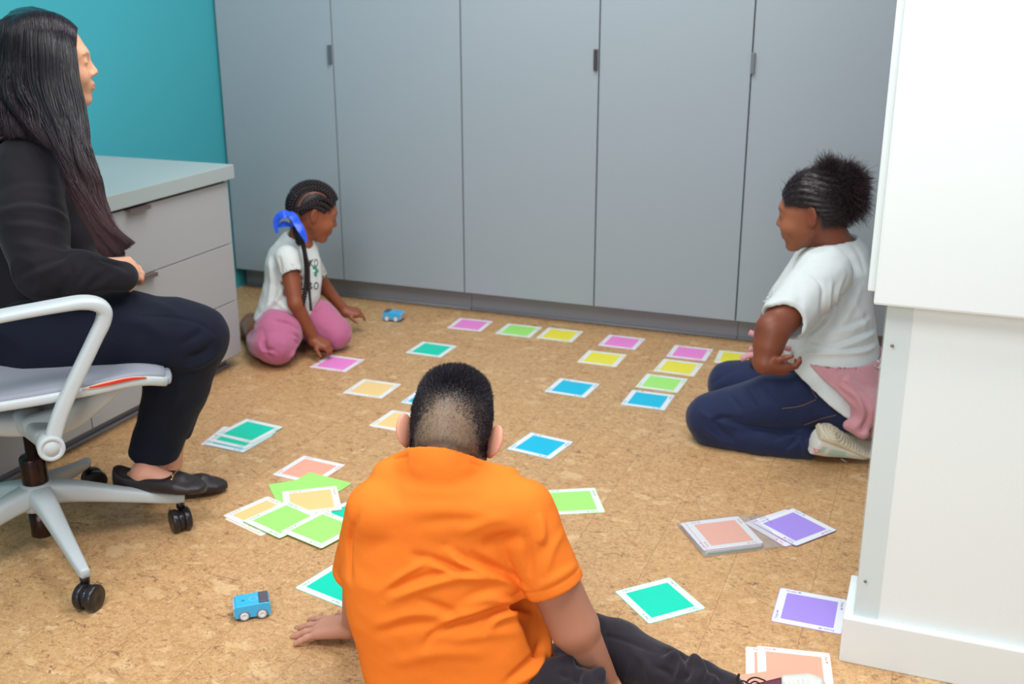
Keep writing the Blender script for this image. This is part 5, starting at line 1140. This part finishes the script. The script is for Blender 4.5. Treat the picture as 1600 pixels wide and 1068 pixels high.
# ================================================================== the woman on the office chair
def woman():
    base = U(60, 700, 2.9); root = tag(empty('person', (base[0], base[1], 0)), 'long haired person in black blouse and dark trousers sitting on the grey office chair', 'person')
    az = math.radians(26); fw = A_([math.cos(az), math.sin(az), 0]); lf = np.cross(ZU, fw)          # lf: her left, away from the camera
    ah = math.radians(43); HD = Head(U(81, 98, 2.80), frame([math.cos(ah), math.sin(ah), -.02], ZU), .99)
    S1, E1, W1 = U(44, 264, 2.68), U(66, 425, 2.60), U(166, 421, 2.615)
    S2, E2, W2 = U(84, 275, 2.97), U(118, 405, 2.96), U(160, 412, 2.76)
    h1, m1, k1, a1 = U(60, 532, 2.72), U(190, 524, 2.72), U(306, 528, 2.77), U(240, 708, 2.885)
    h2, k2, a2 = U(85, 505, 2.97), U(290, 530, 2.965), U(262, 712, 3.05)
    F = Field(*bounds([U(-90, 0, 2.7), U(370, 0, 3.0), U(-90, 800, 2.95), U(370, 790, 2.75), U(370, 800, 3.15)], .05), .0048)
    HD.build(F, cheek=.003, nose=1.0, lips=1.15)
    F.add(cone(HD.W((-.03, 0, -.055)), U(68, 235, 2.83), .050, .055), .02)
    F.add(loft([(U(x, y, 2.86), fw, (a, b), lf, (c, c)) for x, y, a, b, c in ((50, 520, .13, .13, .16), (55, 430, .14, .12, .14), (60, 340, .13, .11, .14), (64, 270, .09, .10, .15), (66, 235, .06, .08, .10))]), .03)
    chain(F, [S1, E1, W1], [.058, .042, .026], .015); chain(F, [S2, E2, W2], [.05, .04, .026], .015)
    hand(F, W1, RH*.70+HV*.55-ZU*.12, RH*.4-HV*.6+ZU*.6, .76, -1, curls=[(.5, .8, .5)]*4, k=.004, thumb=.8, tcurl=.9); hand(F, W2, RH*.5-HV*.5-ZU*.3, RH*.6+HV*.3+ZU*.5, .8, 1, curls=[(.5, .8, .5)]*4, k=.004, thumb=.8)
    chain(F, [h1, m1, k1, a1], [.08, .08, .055, .040], .012); chain(F, [h2, k2, a2], [.08, .055, .038], .012)
    def foot(F, ank, heel, toe):
        d0 = (toe-heel)/np.linalg.norm(toe-heel); F.add(cone(ank, heel*.75+toe*.25+ZU*.045, .036, .031), .012); F.add(cone(heel+d0*.022+ZU*.030, toe*.8+heel*.2+ZU*.022, .021, .020), .010); F.add(cone(heel*.7+toe*.3+ZU*.050, heel*.42+toe*.58+ZU*.030, .027, .022), .012)
    he1, to1 = UZ(196, 764, .106), UZ(312, 768, .112); he2, to2 = UZ(236, 780, .004), UZ(346, 763, .006)
    foot(F, U(238, 722, 2.89), he1, to1); foot(F, U(264, 722, 3.05), he2, to2)
    V, Q = F.surf(1); L = HD.L(V)
    near = np.linalg.norm(L, axis=1) < .16
    c = paint(V, 'dba384', face_jobs(L, 'c4655c', '2a1b18')+[('e7ae8a', .5*near), ('c98d7a', .5*(V[:, 2] < .25)), ('cf8f86', .6*blob((V-CAM), U(243, 735, 2.86)-CAM, (.03, .03, .025)))])
    mesh('body', V, Q, mat('light_skin', None, .45, attr=True, sss=.12, spec=.4), root, col=c)
    # hair: dark mass, then long wavy strands falling over the shoulder
    hm = hmat('dark_brown_long_hair', .30, .36)
    F = Field(*bounds([U(-120, 0, 2.6), U(230, 0, 2.95), U(-120, 420, 2.6), U(230, 420, 3.1)], .04), .0045)
    F.add(HD.e((-.018, 0, .032), (.101, .086, .094)), 0)
    def keep(P):
        l = ((P-HD.o)@HD.R)/HD.s; x, y, z = l[..., 0], np.abs(l[..., 1]), l[..., 2]
        fr_ = .044+.035*sstep(z, .03, .11)-.5*(y-.075)*0; return (x-fr_)*.9
    F.F = np.maximum(F.F, keep(F._pts((slice(None),)*3))).astype(np.float32)
    gA = [[(92, 34, 2.80), (101, 52, 2.765), (107, 76, 2.735), (112, 122, 2.70), (121, 166, 2.675), (129, 215, 2.635), (137, 262, 2.60), (154, 312, 2.575), (176, 350, 2.555), (203, 376, 2.55)],
          [(82, 24, 2.80), (90, 44, 2.75), (94, 76, 2.715), (98, 128, 2.69), (112, 182, 2.66), (123, 240, 2.62), (136, 295, 2.585), (156, 345, 2.56), (178, 378, 2.55), (190, 394, 2.55)],
          [(66, 17, 2.80), (70, 38, 2.735), (72, 76, 2.702), (76, 130, 2.68), (94, 188, 2.65), (110, 244, 2.615), (128, 292, 2.585), (150, 345, 2.56), (168, 380, 2.55), (180, 398, 2.55)],
          [(50, 14, 2.80), (49, 36, 2.73), (49, 76, 2.700), (54, 130, 2.68), (74, 185, 2.65), (96, 232, 2.62), (114, 275, 2.595), (136, 325, 2.57), (150, 362, 2.56), (158, 392, 2.55)]]
    gB = [[(50, 14, 2.80), (48, 36, 2.73), (46, 76, 2.700), (46, 130, 2.68), (54, 168, 2.655), (66, 204, 2.622), (88, 232, 2.610)],
          [(36, 14, 2.80), (32, 36, 2.735), (28, 76, 2.705), (26, 130, 2.69), (30, 165, 2.665), (36, 190, 2.635), (40, 212, 2.620)],
          [(22, 17, 2.81), (14, 38, 2.75), (8, 78, 2.725), (4, 130, 2.70), (4, 165, 2.68), (2, 192, 2.645), (0, 218, 2.635)],
          [(8, 34, 2.83), (-10, 80, 2.76), (-20, 130, 2.73), (-24, 170, 2.71), (-28, 205, 2.69), (-34, 240, 2.69)]]
    gC = [[(2, 34, 2.85), (-20, 80, 2.82), (-30, 140, 2.80), (-38, 210, 2.78), (-44, 300, 2.78)], [(6, 30, 2.88), (-18, 80, 2.90), (-30, 140, 2.90), (-40, 210, 2.90), (-46, 300, 2.90)], [(60, 24, 2.86), (55, 70, 2.92), (40, 130, 2.94), (20, 190, 2.95), (0, 260, 2.96)]]
    K = 34
    def gl(G_): 
        o = []
        for g in G_: R = cat_rom([U(*p) for p in g], 8); d = np.concatenate([[0], np.cumsum(np.linalg.norm(np.diff(R, axis=0), axis=1))]); tt = np.linspace(0, d[-1], K); o.append(np.stack([np.interp(tt, d, R[:, i]) for i in range(3)], 1))
        return np.array(o)
    s = np.linspace(0, 1, K); allP = []; allC = []
    def at_u(G, u): i = np.clip(np.floor(u).astype(int), 0, len(G)-2); f = (u-i)[:, None, None]; return G[i]*(1-f)+G[i+1]*f
    for G_, n, th0, th1 in ((gA, 5200, .020, .016), (gB, 2400, .022, .010), (gC, 1600, .030, .03)):
        G = gl(G_); m = len(G)-1
        for u in np.linspace(0, m, m*4+1):
            C = at_u(G, np.array([u]))[0]; rr_ = (.008+(th0-.004)*sstep(s, 0, .2))*(1-.85*sstep(s, .82, 1.0))+0*s
            chain(F, list((C+HV*.008)[::3]), list(rr_[::3]*.66), .006)
        u = RNG.uniform(0, m, n); cl = np.round(u*7)/7; S = s[None, :]
        mixu = u[:, None]*(1-.55*sstep(S, .25, .9))+cl[:, None]*(.55*sstep(S, .25, .9)); P = np.zeros((n, K, 3))
        for k in range(K): P[:, k] = at_u(G, np.clip(mixu[:, k], 0, m-1e-4))[:, k]
        th = RNG.uniform(0, 2*np.pi, n); ra = RNG.uniform(.75, 1.08, n); rr_ = (.009+(th0-.002)*sstep(s, 0, .2))*(1-.5*sstep(s, .7, 1.0))
        P = P+(RH*np.cos(th)[:, None]*.8-HV*np.abs(np.sin(th))[:, None])[:, None]*(ra[:, None]*rr_[None])[..., None]
        ph = (cl*5.1)[:, None]; wav = sstep(S, .3, .7)*(.0050*np.sin(S*19+ph)+.0022*np.sin(S*37+ph*2+u[:, None]*3)); P = P+RH*wav[..., None]-HV*(sstep(S, .3, .7)*.0035*np.cos(S*19+ph))[..., None]
        P += np.cumsum(RNG.normal(0, .00022, P.shape), 1)
        allP.append(P); g_ = sstep(s, .45, 1)[None, :, None]*(1. if G_ is gA else .3); col = A_(lin('16111a'))[None, None]*(1-g_)+A_(lin('3a1c1e'))[None, None]*g_; allC.append(np.broadcast_to(col*RNG.uniform(.5, 1.35, (n, 1, 1)), (n, K, 3)))
    V, Q = F.surf(2)
    zrow = (V-CAM)@UP/np.maximum((V-CAM)@FW, .1); fall = sstep(-zrow*CF+534, 200, 380)[:, None]
    hr = mesh('hair', V, Q, hm, root, col=A_(lin('120e14'))*(1-fall)+A_(lin('221214'))*fall)
    strands('hair_strands', np.vstack(allP), np.concatenate([[.0004], np.full(K-8, .00065), np.linspace(.0006, .00015, 7)]), hm, hr, np.vstack(allC))
    # strands combed over the crown from the parting
    n = 3600; K = 12; y = RNG.uniform(.0, .002, n); xs = RNG.uniform(-.095, .070, n); sd = RNG.choice([-1, 1], n, p=[.72, .28]); P = np.zeros((n, K, 3))
    for k in range(K):
        a = (k/(K-1))*1.75; q = np.sqrt(np.clip(1-((xs+.018)/.105)**2, .02, 1)); P[:, k, 0] = xs-.012*(k/(K-1))*(xs > .02); P[:, k, 1] = sd*np.sin(a)*.0895*q; P[:, k, 2] = .032+np.cos(a)*.0970*q-(.02 if a > 1.57 else 0)*0
    P = HD.o+(P*HD.s)@HD.R.T; P += np.cumsum(RNG.normal(0, .0004, P.shape), 1); strands('hair_strands', P, np.full(K, .0006), hm, hr, np.broadcast_to(A_(lin('1b151e'))*RNG.uniform(.6, 1.7, (n, 1, 1)), (n, K, 3)))
    # blouse
    F = Field(*bounds([U(-140, 190, 2.6), U(230, 190, 2.7), U(-140, 560, 3.1), U(230, 540, 2.55)], .05), .005)
    st = [((40, 545), 110, 95, .175), ((45, 500), 130, 100, .180), ((50, 450), 142, 100, .170), ((54, 400), 134, 98, .160), ((56, 350), 118, 94, .165), ((58, 300), 102, 86, .170), ((60, 255), 76, 76, .168), ((62, 228), 50, 62, .12), ((64, 208), 34, 44, .075)]
    F.add(loft([(U(*p, 2.86), fw, (a/604, b/604), lf, (lw, lw)) for p, a, b, lw in st], 2.2), 0); F.add(cone(S1, S2, .062, .06), .03)
    C1, C2 = U(190, 432, 2.595), U(168, 416, 2.74)
    chain(F, [S1, (S1+E1)/2-RH*.012, E1, (E1+C1)/2, C1], [.083, .082, .066, .052, .038], .016); chain(F, [S2, E2, C2], [.075, .06, .036], .016)
    e_ = (C1-E1)/np.linalg.norm(C1-E1); F.cut(U(64, 180, 2.86), ZU*.95+fw*.15, 0)
    V, Q = F.surf(2); N = normals(V, Q); V = V+N*(wob(V, 22, 81, 3)*.004)[:, None]
    V = folds(V, Q, [([(0, 330), (40, 322), (85, 330), (108, 345)], .010, .008, 1), ([(5, 352), (50, 352), (95, 362)], .010, .007, 1), ([(10, 300), (50, 292), (95, 300)], .012, .005, 1), ([(30, 440), (60, 425), (95, 412), (112, 400)], .010, .009, 1), ([(95, 460), (110, 430), (108, 405)], .009, -.008), ([(120, 456), (140, 435), (150, 415)], .010, .009, 1), ([(140, 452), (165, 440), (180, 425)], .009, .008, 1),
        ([(60, 462), (100, 462), (150, 452), (195, 446)], .010, .005), ([(20, 380), (60, 385), (100, 395)], .012, .006, 1), ([(110, 260), (125, 300), (128, 345)], .010, -.007), ([(150, 410), (175, 418), (200, 430)], .008, .006, 1), ([(30, 240), (60, 262), (75, 300)], .012, .004)], .8)
    V = relax(V, Q, 1, .5); mesh('blouse', V, Q, mat('black_crepe', '18151b', .8, sheen=.08, spec=.2, bump=fab_b), root)
    # trousers
    F = Field(*bounds([U(-90, 440, 2.7), U(380, 440, 2.8), U(-90, 740, 3.15), U(380, 740, 2.8), U(380, 740, 3.15)], .05), .005)
    F.add(loft([(U(45, 560, 2.87), fw, (.14, .13), lf, (.19, .19)), (U(45, 500, 2.87), fw, (.16, .14), lf, (.18, .18))]), 0)
    chain(F, [U(50, 540, 2.72), m1, U(270, 524, 2.76), k1], [.112, .110, .090, .078], .02); chain(F, [k1, U(276, 600, 2.835), U(246, 690, 2.88), U(239, 708, 2.885)], [.078, .080, .061, .059], .02)
    chain(F, [h2, k2], [.105, .080], .02); chain(F, [k2, U(280, 612, 3.01), a2], [.078, .070, .046], .02)
    d_ = (U(239, 708, 2.885)-U(276, 600, 2.835)); d_ /= np.linalg.norm(d_); F.cut(U(239, 714, 2.885), d_*.5-ZU*.85, .002); pass
    V, Q = F.surf(2); N = normals(V, Q); V = V+N*(wob(V, 26, 91, 3)*.003)[:, None]
    V = folds(V, Q, [([(215, 495), (260, 495), (310, 505), (340, 525)], .004, -.003), ([(290, 560), (315, 552), (335, 535)], .010, -.009), ([(285, 575), (315, 568), (345, 548)], .009, .007), ([(180, 500), (220, 505), (250, 520)], .014, .004), ([(262, 640), (282, 610), (305, 580)], .012, .005), ([(200, 690), (235, 705), (272, 702)], .004, -.002), ([(230, 470), (262, 482), (290, 500)], .014, .004), ([(280, 540), (300, 528), (318, 512)], .010, -.005)])
    mesh('trousers', V, Q, mat('black_navy_denim', '141826', .85, sheen=.05, spec=.15, bump=fab_b, noise=(400, .2)), root)
    # loafers
    lm = mat('black_leather', '241d20', .45, spec=.5, bump=[(220, .15, .0008)]); gold = mat('pale_gold_metal', 'c9a46a', .25, 1.)
    for (he, to, bit) in ((he1, to1, True), (he2, to2, False)):
        d = to-he; Ls = np.linalg.norm(d); d = d/Ls; la = np.cross(ZU, d); la /= np.linalg.norm(la); up = np.cross(d, la); he_ = he-d*.018; Lt = Ls+.036; W_ = lambda f, h_: he_+d*(f*Lt)+up*h_
        F = Field(*bounds([he_-d*.03, he_+d*(Lt+.03)], .09), .0028)
        st = [(W_(-.02, .024), (.018, .018), (.040, .024)), (W_(.03, .026), (.029, .029), (.046, .025)), (W_(.14, .028), (.033, .033), (.036, .028)), (W_(.32, .026), (.034, .034), (.028, .026)), (W_(.55, .024), (.040, .040), (.030, .024)), (W_(.72, .022), (.044, .044), (.022, .022)), (W_(.88, .018), (.038, .038), (.012, .018)), (W_(.97, .014), (.022, .022), (.008, .014)), (W_(1.0, .012), (.010, .010), (.005, .010))]
        F.add(loft([(c_, la, w2, up, h2_) for c_, w2, h2_ in st], 2.4), 0); F.add(cone(W_(.64, .032), W_(.72, .028), .026, .024), .012)
        F.sub(cone(W_(.20, .110), W_(.53, .104), .064, .062, (la, 2.)), .006)
        V, Q = F.surf(2); s_ = mesh('loafer', V, Q, lm, root)
        if bit:
            for o_ in (-.016, .016): v, f = lathe([(.0035, -.002), (.0055, 0), (.0035, .002)], 14, d, W_(.68, .050)+la*o_); mesh('metal_ring', v, f, gold, s_)
            v, f = sweep([W_(.68, .044)-la*.028, W_(.68, .052)-la*.01, W_(.68, .052)+la*.01, W_(.68, .044)+la*.028], [.005]*4, [.005]*4, n=5, seg=10, e=2); mesh('metal_bar', v, f, gold, s_)
woman()
